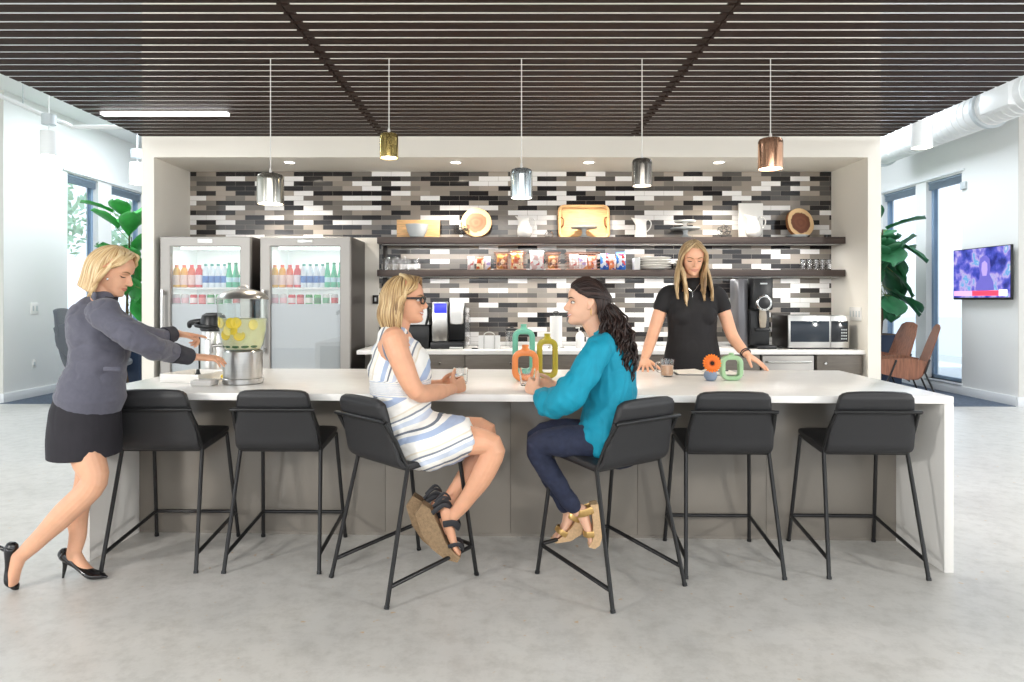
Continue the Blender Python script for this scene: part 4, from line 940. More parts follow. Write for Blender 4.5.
M['stem_fig'] = mat('stem_fig', '#7A8A4A', .6)
def planter(X, Y, h, r, label):
    t = thing('tall_planter', label, 'planter', (X, Y, 0))
    obj('planter_body', MB().prism(rrect(X - r, X + r, Y - r, Y + r, .03), 0, h, 'xy'), M['navy'], t)
    obj('soil', MB().prism(rrect(X - r + .02, X + r - .02, Y - r + .02, Y + r - .02, .02), h + .0005, h + .012, 'xy'), M['trunk'], t)
planter(-5.63, 10.25, .78, .22, 'navy planter behind the woman in the blazer')
fig_plant(-5.70, 10.25, .78, 'fiddle leaf fig in the left lounge, behind the blonde hair', 26, 1.2, 2.62, 1.25, M['leaf'], 3)
planter(5.85, 10.72, .86, .22, 'navy planter behind the plywood chairs')
fig_plant(5.85, 10.72, .86, 'fiddle leaf fig in front of the right windows', 36, 1.5, 2.5, 1.45, M['leaf_dark'], 11)
# armchair (grey, tall back) on the left
M['felt'] = mat('felt', '#55595F', .9, bump=.15, bscale=300, sheen=.3)
t = thing('tall_armchair', 'grey high backed armchair by the left wall', 'armchair')
pr = [((0, .02, .42), .30, .05), ((0, -.24, .44), .31, .06), ((0, -.36, .62), .32, .05), ((0, -.43, .95), .31, .04), ((0, -.49, 1.26), .25, .03)]
obj('back_shell', MB().sweep([p for p, w, h in pr], [(w, h) for p, w, h in pr], n=28, ref=(1, 0, 0), ex=.5, sub=5), M['felt'], t, 60)
obj('seat_cushion', MB().box((-.27, -.22, .47), (.27, .34, .57), .045, 4), M['felt'], t)
for s in (-1, 1):
    obj('arm_wing', MB().sweep([(s * .30, .25, .6), (s * .31, -.05, .66), (s * .30, -.3, .8), (s * .27, -.42, 1.05)], [(.03, .09), (.035, .12), (.035, .14), (.02, .08)], n=16, ref=(1, 0, 0)), M['felt'], t)
    for yy in (-.26, .24): obj('leg', MB().cyl((s * .25, yy, .40), (s * .30, yy * 1.25, .006), .018, .011, n=12), M['trunk'], t)
place(t, (-5.66, 9.5, 0), R(-75))
# plywood lounge chairs on the right
M['ply'] = mat('ply', '#8A5A44', .4, vary=.3, vscale=3, aniso=(14, 14, 1.5)); M['teal_fab'] = mat('teal_fab', '#5FB8BC', .8)
def ply_chair(label, group):
    t = thing('lounge_chair', label, 'chair', group=group)
    pr = [((0, .36, .47), .27, .010), ((0, .10, .40), .28, .011), ((0, -.14, .36), .28, .011), ((0, -.24, .40), .28, .011), ((0, -.31, .58), .29, .011), ((0, -.40, .85), .27, .010), ((0, -.46, 1.02), .22, .009), ((0, -.475, 1.07), .12, .008)]
    obj('back_shell', MB().sweep([p for p, w, h in pr], [(w, h) for p, w, h in pr], n=24, ref=(1, 0, 0), ex=.45, sub=5), M['ply'], t, 50)
    for s in (-1, 1): obj('side_panel', MB().prism([(.36, .46), (.34, .60), (-.1, .64), (-.30, .60), (-.24, .40), (-.1, .35), (.1, .39)], s * .272, s * .288, 'yz'), M['ply'], t)
    for s in (-1, 1):
        obj('leg', MB().sweep([(s * .30, .30, .004), (s * .295, .12, .40), (s * .295, .05, .60)], [.012], n=10, sub=1), M['black_metal'], t)
        obj('leg', MB().sweep([(s * .30, -.46, .004), (s * .295, -.28, .45), (s * .293, -.33, .62)], [.012], n=10, sub=1), M['black_metal'], t)
    obj('cross_bar', MB().cyl((-.295, -.1, .34), (.295, -.1, .34), .011, n=10), M['black_metal'], t)
    return t
ch = ply_chair('brown plywood lounge chair nearer the television', 'plywood lounge chairs'); place(ch, (5.27, 9.25, 0), R(68))
dup(ch, (5.45, 10.08, 0), R(88), 'brown plywood lounge chair half hidden behind the nearer one')
cu = MB().box((-.2, -.2, 0), (.2, .2, .11), .05, 4); o = obj('seat_cushion_loose', cu, M['teal_fab']); tag(o, 'pale teal cushion on the plywood chair seat', 'cushion'); o.name = 'cushion'; place(o, (5.19, 9.23, .455), R(68))
# television
t = thing('television', 'wall mounted television showing a purple lit programme with red banner', 'television', (6.6, 9.48, 1.7))
y0, y1, za, zb = 8.975, 10.14, 1.405, 2.135
obj('casing', MB().box((6.61, y0, za), (6.645, y1, zb), .006), M['black_plastic'], t)
obj('wall_bracket', MB().box((6.6455, 9.3, 1.6), (6.689, 9.7, 1.9)), M['black_metal'], t)
m = bpy.data.materials.new('tv_picture'); m.use_nodes = True; nt = m.node_tree; b = nt.nodes['Principled BSDF']
tc = nt.nodes.new('ShaderNodeTexCoord'); n1 = nt.nodes.new('ShaderNodeTexNoise'); n1.inputs['Scale'].default_value = 5.5; n1.inputs['Detail'].default_value = 3
nt.links.new(tc.outputs['Object'], n1.inputs['Vector'])
rp = ramp(nt, [(.30, '#2A2F8A'), (.42, '#4C55C8'), (.50, '#7A74E0'), (.57, '#C7B7F0'), (.64, '#5FB2EA'), (.72, '#F0E6F6')]); nt.links.new(n1.outputs['Fac'], rp.inputs[0])
nt.links.new(rp.outputs[0], b.inputs['Emission Color']); b.inputs['Emission Strength'].default_value = .8; b.inputs['Base Color'].default_value = (.01, .01, .01, 1); b.inputs['Roughness'].default_value = .2
sc_ = obj('screen', MB().box((6.606, y0 + .012, za + .03), (6.6105, y1 - .012, zb - .012)), m, t)
emi = lambda n, c, e=.85: mat(n, c, .3, emit=c, es=e)
obj('red_banner', MB().box((6.604, y0 + .22, za + .055), (6.6058, y1 - .42, za + .125)), emi('banner_red', '#E2405A'), sc_)
obj('pink_banner', MB().box((6.604, y1 - .419, za + .055), (6.6058, y1 - .03, za + .125)), emi('banner_pink', '#D9A0D8'), sc_)
obj('channel_box', MB().box((6.604, y0 + .06, za + .05), (6.6058, y0 + .215, za + .135)), emi('banner_white', '#F0EAF6'), sc_)
fg = MB(); fc = V((6.6045, 9.50, za + .13))
def flat(poly, x0, x1, mm, nm):
    obj(nm, MB().prism(poly, x0, x1, 'yz'), mm, sc_)
cy_ = 9.47
flat([(cy_ + dx, za + .13 + dz) for dx, dz in [(-.19, 0), (.17, 0), (.16, .10), (.10, .16), (.085, .24), (.11, .33), (.09, .43), (.03, .48), (-.04, .48), (-.10, .43), (-.12, .32), (-.10, .22), (-.17, .12)]], 6.603, 6.6058, emi('presenter_hair', '#5C56A0'), 'presenter')
flat([(cy_ + dx, za + .13 + dz) for dx, dz in [(-.045, .20), (.03, .20), (.055, .28), (.045, .38), (-.01, .41), (-.06, .37), (-.065, .28)]], 6.601, 6.6028, emi('presenter_face', '#9A86C4'), 'presenter_face')
# outside
M['ground'] = mat('ground', '#C9CDB8', .9)
o = struct('ground_outside', MB().box((-60, -7, -.3), (-12.05, 60, -.12)), M['ground'])
struct('ground_outside_right', MB().box((12.05, -7, -.3), (60, 60, -.12)), mat('paving', '#E6E6E4', .9))
M['tree'] = mat('tree', '#B4CDAE', .7, vary=.4, vscale=2)
def tree(x, y, h, r, label, seed):
    rnd = random.Random(seed); t = thing('garden_tree', label, 'tree', (x, y, -.12))
    obj('trunk', MB().sweep([(x, y, -.12), (x + .1, y, h * .4), (x, y, h * .8)], [.14, .11, .05], n=10), M['trunk'], t)
    mb = MB()
    for k in range(420):
        d = V((rnd.gauss(0, 1), rnd.gauss(0, 1), rnd.gauss(0, 1))).normalized() * r * rnd.uniform(.35, 1)
        c = V((x, y, h * .72)) + V((d.x, d.y, d.z * 1.15)); s = rnd.uniform(.12, .26)
        u = V((rnd.gauss(0, 1), rnd.gauss(0, 1), rnd.gauss(0, 1))).normalized(); w_ = u.orthogonal().normalized()
        vs = [mb.bm.verts.new(c + u * s), mb.bm.verts.new(c + w_ * s * .4), mb.bm.verts.new(c - u * s), mb.bm.verts.new(c - w_ * s * .4)]; mb.bm.faces.new(vs)
    obj('foliage', mb, M['tree'], t)
tree(-15.6, 22.5, 6.0, 1.7, 'pale garden tree seen through the left window', 5)
tree(-14.6, 26.5, 5.2, 1.5, 'garden tree seen through the narrow left pane', 6)
tree(-18.5, 27, 6.5, 1.8, 'garden tree farther off outside the left window', 8)
# ================================================================== PEOPLE
def skin_mat(name, c, warm):
    m = mat(name, c, .48, vary=.06, vscale=18); b = m.node_tree.nodes['Principled BSDF']
    b.inputs['Subsurface Weight'].default_value = .12; b.inputs['Subsurface Radius'].default_value = (.012, .004, .002); b.inputs['Subsurface Scale'].default_value = .6
    return m
M['eye_white'] = mat('eye_white', '#F1EEEA', .15); M['iris'] = mat('iris', '#4A3626', .15); M['lash'] = mat('lash', '#2A1C16', .6)
M['teeth'] = mat('teeth', '#F7F3EC', .25)
HEADP = [(-.114, .060, .034, .012), (-.108, .078, .016, .026), (-.098, .086, -.004, .038), (-.085, .086, -.022, .047), (-.072, .082, -.040, .053), (-.060, .086, -.054, .057), (-.048, .087, -.064, .060), (-.034, .083, -.073, .063), (-.02, .080, -.082, .067), (-.006, .079, -.089, .070), (.008, .081, -.094, .072), (.022, .088, -.097, .0735), (.036, .090, -.099, .0745), (.05, .088, -.099, .0745), (.066, .081, -.096, .071), (.082, .068, -.087, .063), (.096, .048, -.072, .050), (.106, .026, -.052, .034), (.112, .0, -.026, .015)]
def hp(z):
    for a, b in zip(HEADP, HEADP[1:]):
        if a[0] <= z <= b[0]:
            t = (z - a[0]) / (b[0] - a[0]); return tuple(a[k] * (1 - t) + b[k] * t for k in (1, 2, 3))
    return HEADP[0][1:] if z < 0 else HEADP[-1][1:]
def face_pt(a, z, out=0.):
    f, bk, w = hp(z); xc = -.004; c, s = math.cos(a), math.sin(a)
    e = .86; px = math.copysign(abs(c) ** e, c); py = math.copysign(abs(s) ** e, s)
    x = xc + (f - xc) * px if c > 0 else xc + (xc - bk) * px
    y = w * py
    n = V((c, s, 0))
    if c > 0:
        g = lambda y0, z0, sy, sz: math.exp(-((abs(y) - y0) / sy) ** 2 - ((z - z0) / sz) ** 2)
        x += -.0085 * g(.032, -.001, .014, .011) + .0035 * g(.040, -.034, .02, .018) + .004 * g(.028, .018, .022, .007)
        x += .005 * g(0, -.0585, .020, .0055) + .0055 * g(0, -.0705, .018, .0055) - .003 * g(0, -.0645, .024, .0028) + .004 * g(0, -.1, .016, .012)
        x += -.003 * g(.027, -.064, .006, .008)
    return V((x, y, z)) + n * out
class Head:
    """head in local axes: x forward, y left, z up, 0.226 tall; s scales"""
    def __init__(h, c, fwd, up=(0, 0, 1), s=1.):
        f = V(fwd).normalized(); u = V(up); u = (u - f * u.dot(f)).normalized(); l = u.cross(f)
        R3 = Matrix((f, l, u)).transposed(); h.R = R3; h.s = s
        h.M = Matrix.Translation(V(c)) @ (R3 @ Matrix.Diagonal((s, s, s))).to_4x4()
    def __call__(h, x, y, z): return h.M @ V((x, y, z))
    def build(h, mb):
        t = MB(); n = 72; rows = []
        zs = [-.114 + .226 * i / 70 for i in range(71)]
        for z in zs: rows.append([face_pt(2 * PI * k / n, z) for k in range(n)])
        vs = t.grid(rows, closed_u=True); t.cap(vs[0], True); t.cap(vs[-1])
        # nose
        t.sweep([(.074, 0, .014), (.085, 0, .000), (.096, 0, -.018), (.1035, 0, -.031), (.096, 0, -.038), (.082, 0, -.040)], [(.006, .006), (.0068, .008), (.0085, .009), (.0105, .0105), (.0115, .0075), (.010, .006)], n=14, ref=(0, 1, 0), sub=3)
        t.ell((.082, 0, -.020), (.015, .011, .022))
        for sg in (-1, 1):
            t.ell((.0885, sg * .0115, -.037), (.010, .0065, .0065))
            # ear
            E = Matrix.Rotation(sg * R(-22), 3, 'Z')
            t.sweep([(-.004, sg * .070, -.03), (-.012, sg * .077, -.018), (-.022, sg * .082, .004), (-.016, sg * .081, .02), (-.002, sg * .075, .018)], [(.006, .0055), (.0065, .006), (.0065, .005), (.006, .005), (.004, .004)], n=10)
            t.ell((-.008, sg * .074, -.003), (.012, .005, .022), E)
        mb.add(t.bm, h.M)
    def features(h, par, brow, lip, eyelid, closed=False, smile=0., iris='iris', skin=None, gaze=0.):
        for sg in (-1, 1):
            ya = sg * .0315
            def fp(y, z, out):
                lo, hi = -1.45, 1.45
                for _ in range(30):
                    m_ = (lo + hi) / 2
                    if face_pt(m_, z).y < y: lo = m_
                    else: hi = m_
                return h.M @ face_pt(lo, z, out)
            if not closed:
                c = h(.0690, ya, -.001); r = .0125 * h.s
                e = obj('eye', MB().ell(c, (r * .9, r * .9, r * .5), h.R), M['eye_white'], par)
                obj('iris', MB().ell(h(.0755 - abs(gaze) * .2, ya, -.0008 + gaze), (.0060 * h.s, .0074 * h.s, .0062 * h.s), h.R), M[iris], e)
            else:
                obj('eyelid', MB().sweep([fp(ya + sg * d, -.001 - .003 * math.cos(d * 90), .0) for d in (-.014, -.006, .003, .014)], [(.006 * h.s, .004 * h.s)], n=10, ref=h.R @ V((0, 0, 1))), eyelid, par)
            zl = .0055 if not closed else -.0065
            obj('eyelash', MB().sweep([fp(ya + sg * d, zl - (.005 * (abs(d) / .016) ** 2 if not closed else -.004 * (abs(d) / .016) ** 2), .002) for d in (-.015, -.007, 0, .008, .017)], [q_ * h.s * (1.7 if closed else 1) for q_ in (.0009, .0016, .0018, .002, .001)], n=8), M['lash'], par)
            obj('eyebrow', MB().sweep([fp(ya + sg * d, .0195 + z, .0015) for d, z in ((-.016, -.001), (-.005, .002), (.008, .004), (.021, -.001))], [(.0028 * h.s, .002 * h.s), (.0034 * h.s, .002 * h.s), (.003 * h.s, .002 * h.s), (.001, .001)], n=8), brow, par)
        fq = lambda y, z, out: h.M @ face_pt(math.copysign(1, y) * math.acos(max(-1, 1 - (abs(y) / .058) ** 2 * .55)) if abs(y) > 1e-6 else 0., z, out)
        w = .021 + .006 * smile
        ys = [-w, -w * .6, -w * .2, w * .2, w * .6, w]
        up = [fq(y, -.0595 + smile * .006 * (abs(y) / w) ** 2 - .002 * (abs(y) / w) ** 2, .0005) for y in ys]
        lo = [fq(y, -.0695 - smile * .003 + (.006 + smile * .008) * (abs(y) / w) ** 2, .0005) for y in ys]
        k = h.s
        obj('upper_lip', MB().sweep(up, [(.0008, .0008), (.0022 * k, .0024 * k), (.0026 * k, .003 * k), (.0026 * k, .003 * k), (.0022 * k, .0024 * k), (.0008, .0008)], n=8), lip, par)
        obj('lower_lip', MB().sweep(lo, [(.0008, .0008), (.0026 * k, .003 * k), (.003 * k, .0036 * k), (.003 * k, .0036 * k), (.0026 * k, .003 * k), (.0008, .0008)], n=8), lip, par)
        if smile > .3:
            obj('teeth', MB().sweep([fq(y, -.0640 + smile * .005 * (abs(y) / w) ** 2, .0002) for y in ys], [(.001, .001), (.0034 * k, .003 * k), (.0042 * k, .003 * k), (.0042 * k, .003 * k), (.0034 * k, .003 * k), (.001, .001)], n=8), M['teeth'], par)
def neck(mb, h, base, r=.054):
    mb.sweep([h(-.012, 0, .0), h(-.018, 0, -.06), (h(-.022, 0, -.1) + V(base)) / 2, V(base)], [(.05 * h.s, .06 * h.s), (.050 * h.s, .054 * h.s), r, r * 1.12], n=20)
def hand(mb, w, fdir, nrm, side, curl=(20, 20, 20, 20), spread=4., s=1., thumb=(35, 15, 10), tdir=None, fan=0.):
    """w wrist, fdir towards fingers, nrm out of the back of the hand, side +1/-1 = thumb along +lat/-lat; curl in degrees per joint"""
    f = V(fdir).normalized(); n = V(nrm); n = (n - f * n.dot(f)).normalized(); lat = n.cross(f) * side; w = V(w)
    mb.sweep([w - f * .02 * s, w + f * .012 * s, w + f * .045 * s, w + f * .078 * s, w + f * .09 * s], [(.026 * s, .018 * s), (.028 * s, .017 * s), (.037 * s, .0155 * s), (.040 * s, .0125 * s), (.036 * s, .010 * s)], n=18, ref=lat, ex=.85)
    for i, (o, d, L, r) in enumerate(((.029, .084, .072, .0088), (.0095, .088, .080, .009), (-.0105, .085, .074, .0085), (-.029, .076, .058, .0076))):
        p = w + (f * d + lat * o) * s; a = R(spread * (1.2 - i) * 1.4 + fan); c = curl[i] if isinstance(curl, (tuple, list)) else curl
        dr = (f * math.cos(a) + lat * math.sin(a)).normalized(); ax = n.cross(dr).normalized()
        pts = [p - dr * .012 * s, p]; ang = 0
        for q, fr in enumerate((.45, .31, .24)):
            ang += R(c * (1. if q == 0 else 1.15 if q == 1 else .7)); dd = Matrix.Rotation(ang, 3, ax) @ dr
            pts.append(pts[-1] + dd * L * fr * s)
        mb.sweep(pts, [r * s, r * s, r * .95 * s, r * .9 * s, r * .74 * s], n=12, sub=3)
    t0 = w + (f * .018 + lat * .024 - n * .004) * s
    td = V(tdir).normalized() if tdir is not None else (f * math.cos(R(thumb[0])) + lat * math.sin(R(thumb[0])) - n * .25).normalized()
    
    d2 = (td + (f * .35 - n * .15) * (thumb[1] / 15)).normalized(); d3 = (d2 + (f * .3 - n * .2) * (thumb[2] / 15)).normalized()
    mb.sweep([t0 - td * .01 * s, t0 + td * .022 * s, t0 + td * .044 * s, t0 + td * .044 * s + d2 * .03 * s, t0 + td * .044 * s + d2 * .03 * s + d3 * .024 * s], [.013 * s, .0145 * s, .011 * s, .0098 * s, .0078 * s], n=12, sub=3)
def wrk(amp, sc_x, seed=0., mask=None):
    def f(co, n):
        a = amp * (mask(co) if mask else 1)
        q = V((co.x * sc_x[0] + seed, co.y * sc_x[1], co.z * sc_x[2]))
        cr = max(0., .22 - abs(noise.noise(q * .9 + V((7, 3, 5))))) / .22
        return a * (noise.noise(q) + .4 * noise.noise(q * 2.1) - .45 * cr * cr)
    return f
def hair_mat(name, stops, sc_=(1, 1, 1)):
    m = bpy.data.materials.new(name); m.use_nodes = True; nt = m.node_tree; b = nt.nodes['Principled BSDF']
    at = nt.nodes.new('ShaderNodeAttribute'); at.attribute_name = 'strand'
    n = nt.nodes.new('ShaderNodeTexNoise'); n.inputs['Scale'].default_value = 1; n.inputs['Detail'].default_value = 5
    nt.links.new(at.outputs['Vector'], n.inputs['Vector'])
    r = ramp(nt, stops); nt.links.new(n.outputs['Fac'], r.inputs[0]); nt.links.new(r.outputs[0], b.inputs['Base Color'])
    b.inputs['Roughness'].default_value = .42; b.inputs['Specular IOR Level'].default_value = .35
    bp = nt.nodes.new('ShaderNodeBump'); bp.inputs['Strength'].default_value = .5; bp.inputs['Distance'].default_value = .004; nt.links.new(n.outputs['Fac'], bp.inputs['Height']); nt.links.new(bp.outputs[0], b.inputs['Normal'])
    return m
def hair_shell(h, m, par, face_a, hairline, zend, seed=1, drop=(0, 0, -1), tuck=.0, lift=.012, part=.0, flare=None, n=150, nt_=46, name='hair', wave=0., shift=None):
    """cap of hair over the skull that hangs from its widest line. face_a(side): azimuth where the curtain starts; zend(phi): length below head centre (m, local scale)"""
    rnd = random.Random(seed); jit = [rnd.uniform(-1, 1) for _ in range(n)]
    drop = V(drop); Rt = h.R.transposed()
    dl = Rt @ drop
    ax_f, ax_b, ay, az = .093 + lift, .103 + lift * 1.1, .0765 + lift, .116 + lift * .9
    rows = [[] for _ in range(nt_)]; strand = []
    for k in range(n):
        ph = -PI + 2 * PI * k / n
        c, s_ = math.cos(ph), math.sin(ph); a = abs(ph)
        A = ax_f if c > 0 else ax_b
        side = 1 if ph > 0 else -1
        fa = face_a(side)
        # full length path: polar angle from crown
        path = []
        for i in range(40):
            th = R(2 + 93 * i / 39)
            x, y = A * c * math.sin(th), ay * s_ * math.sin(th); y += part * math.exp(-(th / .5) ** 2)
            path.append(V((x - .004, y, az * math.cos(th) - .004)))
        e = path[-1]; L = zend(ph)
        m_ = 30
        for i in range(1, m_ + 1):
            t = i / m_; d = L * t
            off = V((c, s_, 0)) * ((-tuck * t * t) + (flare(ph, t) if flare else 0))
            w = V((-s_, c, 0)) * (wave * math.sin(t * 9 + ph * 3) * t)
            path.append(e + dl * d + off + w + (shift(ph, t) if shift else V((0, 0, 0))))
        acc = [0]
        for p, q in zip(path, path[1:]): acc.append(acc[-1] + (q - p).length)
        full = acc[-1] * (1 + .015 * jit[k])
        # length cut over the face
        w_ = max(0., min(1., (a - fa + .16) / .32)); w_ = w_ * w_ * (3 - 2 * w_)
        hl = hairline(ph)
        end = hl * (1 - w_) + full * w_
        for j in range(nt_):
            d = end * j / (nt_ - 1); d = min(d, acc[-1] - 1e-5); i = 0
            lo_, hi_ = 0, len(acc) - 1
            while hi_ - lo_ > 1:
                mid = (lo_ + hi_) // 2
                if acc[mid] <= d: lo_ = mid
                else: hi_ = mid
            tt = (d - acc[lo_]) / max(1e-9, acc[lo_ + 1] - acc[lo_]); p = path[lo_].lerp(path[lo_ + 1], tt)
            rg = .0028 * math.sin(ph * 31 + 2.5 * noise.noise(V((ph * 3, d * 6, seed)))) + .004 * noise.noise(V((ph * 9, d * 4, seed)))
            fade = min(1, d / .05)
            qq = (1 - w_) * (d / end) ** 3; p = p * (1 - qq * (lift - .003) / .105)
            dirr = V((c, s_, .3 if d < .1 else 0))
            rows[j].append(h.M @ (p + dirr * rg * fade)); strand.append((j, k, ph, d))
    mb = MB(); lay = mb.bm.verts.layers.float_vector.new('strand'); vs = mb.grid(rows, closed_u=True); mb.cap(vs[0], True)
    for j, k, ph, d in strand: vs[j][k][lay] = V((ph * 26, d * 7, seed))
    bmesh.ops.recalc_face_normals(mb.bm, faces=mb.bm.faces[:])
    o = obj(name, mb, m, par, 180)
    sm = o.modifiers.new('solid', 'SOLIDIFY'); sm.thickness = .010 * h.s; sm.offset = -1
    return o
def locks(name, m, par, paths, rad, seed=0, n=8):
    """free locks in one mesh: a mass of hair"""
    mb = MB(); lay = mb.bm.verts.layers.float_vector.new('strand'); rnd = random.Random(seed)
    for p, r in zip(paths, rad):
        a = len(mb.bm.verts)
        mb.sweep(p, [r * .5] + [r] * (len(p) - 2) + [r * .25], n=n, sub=3)
        mb.bm.verts.ensure_lookup_table(); o_ = rnd.uniform(0, 50)
        for i in range(a, len(mb.bm.verts)): v = mb.bm.verts[i]; v[lay] = V((o_ + v.co.y * 8, v.co.z * 5, v.co.x * 8))
    return obj(name, mb, m, par, 180)
def attr_fn(o, name, fn):
    at = o.data.attributes.new(name, 'FLOAT', 'POINT')
    for v in o.data.vertices: at.data[v.index].value = fn(v.co)

def swept_fringe(h, m, par, part_y, sides, seed, n=16, reach=1., fall=.10):
    rnd = random.Random(seed); paths = []; rad = []
    for s in sides:
        for k in range(n):
            t = k / (n - 1); j = lambda a: rnd.uniform(-a, a)
            x0 = -.02 + .065 * t
            pts = [(x0, part_y, .128 - .012 * t), (x0 + .022 * t, part_y + s * .026, .122 - .016 * t), (.028 + .038 * t, s * (.056 + j(.003)), .097 - .016 * t), (.022 + .038 * t, s * (.081 - .004 * t), .054 + j(.004)), (.012 + .032 * t * reach, s * (.090 - .004 * t), .006 + j(.004)), (-.004 + .022 * t * reach, s * .094, -.045), (-.012 + .020 * t * reach + j(.006), s * .092, -.045 - fall * .5), (-.014 + .018 * t * reach + j(.008), s * (.088 + j(.006)), -.05 - fall + j(.012))]
            paths.append([h(*p) for p in pts]); rad.append((.0075 + rnd.uniform(0, .003)) * h.s)
    return locks('swept_fringe', m, par, paths, rad, seed, 7)

def pulled_back(h, m, par, base, seed, n=60):
    rnd = random.Random(seed); paths = []; rad = []
    for k in range(n):
        ph = -1.5 + 3.0 * (k + rnd.uniform(-.3, .3)) / (n - 1); th = .90 + .44 * (abs(ph) / 1.5) ** 1.5
        el = lambda v, f: V((v.x * (.104 if v.x > 0 else .113), v.y * .089, v.z * .127)) * f + V((-.004, 0, -.004))
        a = V((math.cos(ph) * math.sin(th), math.sin(ph) * math.sin(th), math.cos(th))); b = V(base); bd = V((-.95, .10 * math.sin(ph), .02)).normalized()
        pts = [el(a, .965)] + [el(a.lerp(bd, t).normalized(), 1.015 + rnd.uniform(0, .012)) for t in (.2, .45, .7, .9)] + [b + V((0, rnd.uniform(-.018, .018), rnd.uniform(-.018, .018)))]
        paths.append([h(*p) for p in pts]); rad.append(rnd.uniform(.006, .0085))
    return locks('pulled_back_hair', m, par, paths, rad, seed, 7)
SK = {'a': skin_mat('skin_a', '#DDA98A', 0), 'b': skin_mat('skin_b', '#DDA585', 0), 'c': skin_mat('skin_c', '#E3B397', 0), 'd': skin_mat('skin_d', '#E0AC8E', 0)}
LIP = {'a': mat('lip_a', '#C98474', .35), 'b': mat('lip_b', '#CB7F74', .35), 'c': mat('lip_c', '#CE8A84', .35), 'd': mat('lip_d', '#C98679', .35)}
BROW = {'blond': mat('brow_blond', '#8A6846', .8), 'dark': mat('brow_dark', '#2A1C18', .8)}
BLOND = hair_mat('hair_blond', [(.28, '#8A6A48'), (.42, '#B9976A'), (.55, '#D9BF93'), (.72, '#EEDCB8')])
BLOND2 = hair_mat('hair_blond_streaked', [(.30, '#574029'), (.42, '#866743'), (.52, '#BC9C6E'), (.68, '#E3CDA2')])
BLOND3 = hair_mat('hair_blond_long', [(.30, '#6B5338'), (.42, '#9A7D58'), (.54, '#C2A67E'), (.70, '#DCC6A2')])
DARKH = hair_mat('hair_dark', [(.3, '#17100F'), (.5, '#2A1D1A'), (.72, '#4A352E')])
VOX = .0036
def pump(par, H, B, T, up, lift_pt, lab=None, lat=(0, 1, 0)):
    s = obj('shoe', MB().sweep([V(H) - (V(B) - V(H)).normalized() * .018 + V(up) * .026, V(H) + V(up) * .022, (V(H) + V(B)) / 2 + V(up) * .012, V(B) + V(up) * .012, V(B).lerp(V(T), .6) + V(up) * .008, V(T) + V(up) * .004], [(.022, .030), (.031, .030), (.029, .016), (.040, .020), (.026, .014), (.007, .006)], n=22, ref=lat, sub=5), M['shoe_black'], par)
    if lift_pt is not None: obj('stiletto_heel', MB().sweep([V(H) + V(up) * .012, V(H).lerp(V(lift_pt), .4), V(lift_pt)], [(.020, .018), (.010, .010), (.0055, .0055)], n=12, ref=lat, round=False), M['shoe_black'], s)
    return s
M['shoe_black'] = mat('shoe_black', '#161517', .22, coat=.3)

# ------------------------------------------------------------------ 1. standing at the left end, blazer
Y1 = 3.38
p1 = thing('person', 'woman in a grey blazer and black skirt leaning over the left end of the island', 'person', (-2.13, Y1, 0))
b = MB(); lat = (0, 1, 0)
h1 = Head(P(112.5, 271.5, Y1 + .02), (.94, .10, -.34), s=1.0); h1.build(b); neck(b, h1, P(101, 300, Y1))
b.sweep([P(86, 440, Y1), P(88, 415, Y1), P(98, 365, Y1), P(100, 338, Y1), P(98, 318, Y1), P(101, 304, Y1)], [(.14, .12), (.16, .13), (.13, .105), (.14, .118), (.14, .10), (.08, .06)], n=24, ref=lat)
wr = P(193, 357, 3.70)
b.sweep([P(103, 316, 3.24), P(125, 331, 3.23), P(147, 345, 3.30), P(170, 352, 3.52), wr], [.05, .045, .038, .034, .024], n=16)
hand(b, wr + V((.012, .02, -.002)), (.74, .55, -.10), (-.05, -.35, .93), 1, (10, 14, 18, 22), 6, 1.0, (50, 10, 8))
wl = P(178, 334, 3.90)
b.sweep([P(104, 314, 3.53), P(128, 330, 3.62), P(152, 338, 3.74), wl], [.05, .044, .037, .024], n=16)
hand(b, wl, (.86, .28, -.12), (-.1, .2, .95), -1, (4, 45, 55, 60), 3, 1.0, (30, 30, 20))
# legs: far leg straight, near leg trailing with raised heel
b.sweep([P(90, 425, 3.46), P(92, 452, 3.46), P(86, 487, 3.45), P(77, 510, 3.46), P(78, 534, 3.45), P(73, 556, 3.44)], [.078, .070, .056, .055, .040, .033], n=18)
b.sweep([P(73, 552, 3.44), P(84, 567, 3.44), P(95, 575, 3.435)], [(.030, .032), (.030, .022), (.034, .012)], n=16, ref=lat)
b.sweep([P(84, 425, 3.31), P(87, 455, 3.30), P(94, 482, 3.28), P(66, 512, 3.27), P(38, 540, 3.285), P(21, 556, 3.29)], [.080, .074, .060, .057, .042, .034], n=18)
b.sweep([P(19, 557, 3.29), P(15, 571, 3.29), P(14, 583, 3.295)], [(.030, .034), (.030, .026), (.034, .014)], n=16, ref=lat)
remesh('body', b, VOX, 3, SK['a'], p1)
h1.features(p1, BROW['blond'], LIP['a'], SK['a'], closed=True, smile=.15)
hair_shell(h1, BLOND, p1, lambda s: 1.72, lambda ph: .090 + .045 * (abs(ph) / 1.7) ** 2, lambda ph: .112 + .012 * math.cos(ph), 1, drop=(-.12, 0, -1), tuck=-.004, lift=.022, part=.0, shift=lambda ph, t: V((-.012 * t, 0, 0)))
swept_fringe(h1, BLOND, p1, .025, (-1, 1), 2, 14, -.5, .085)
M['skirt'] = mat('skirt', '#26242A', .8, vary=.12, vscale=10, bump=.12, bscale=300)
M['blazer'] = mat('blazer', '#5B5B68', .85, vary=.06, vscale=60, bump=.15, bscale=500, sheen=.2)
m = MB()
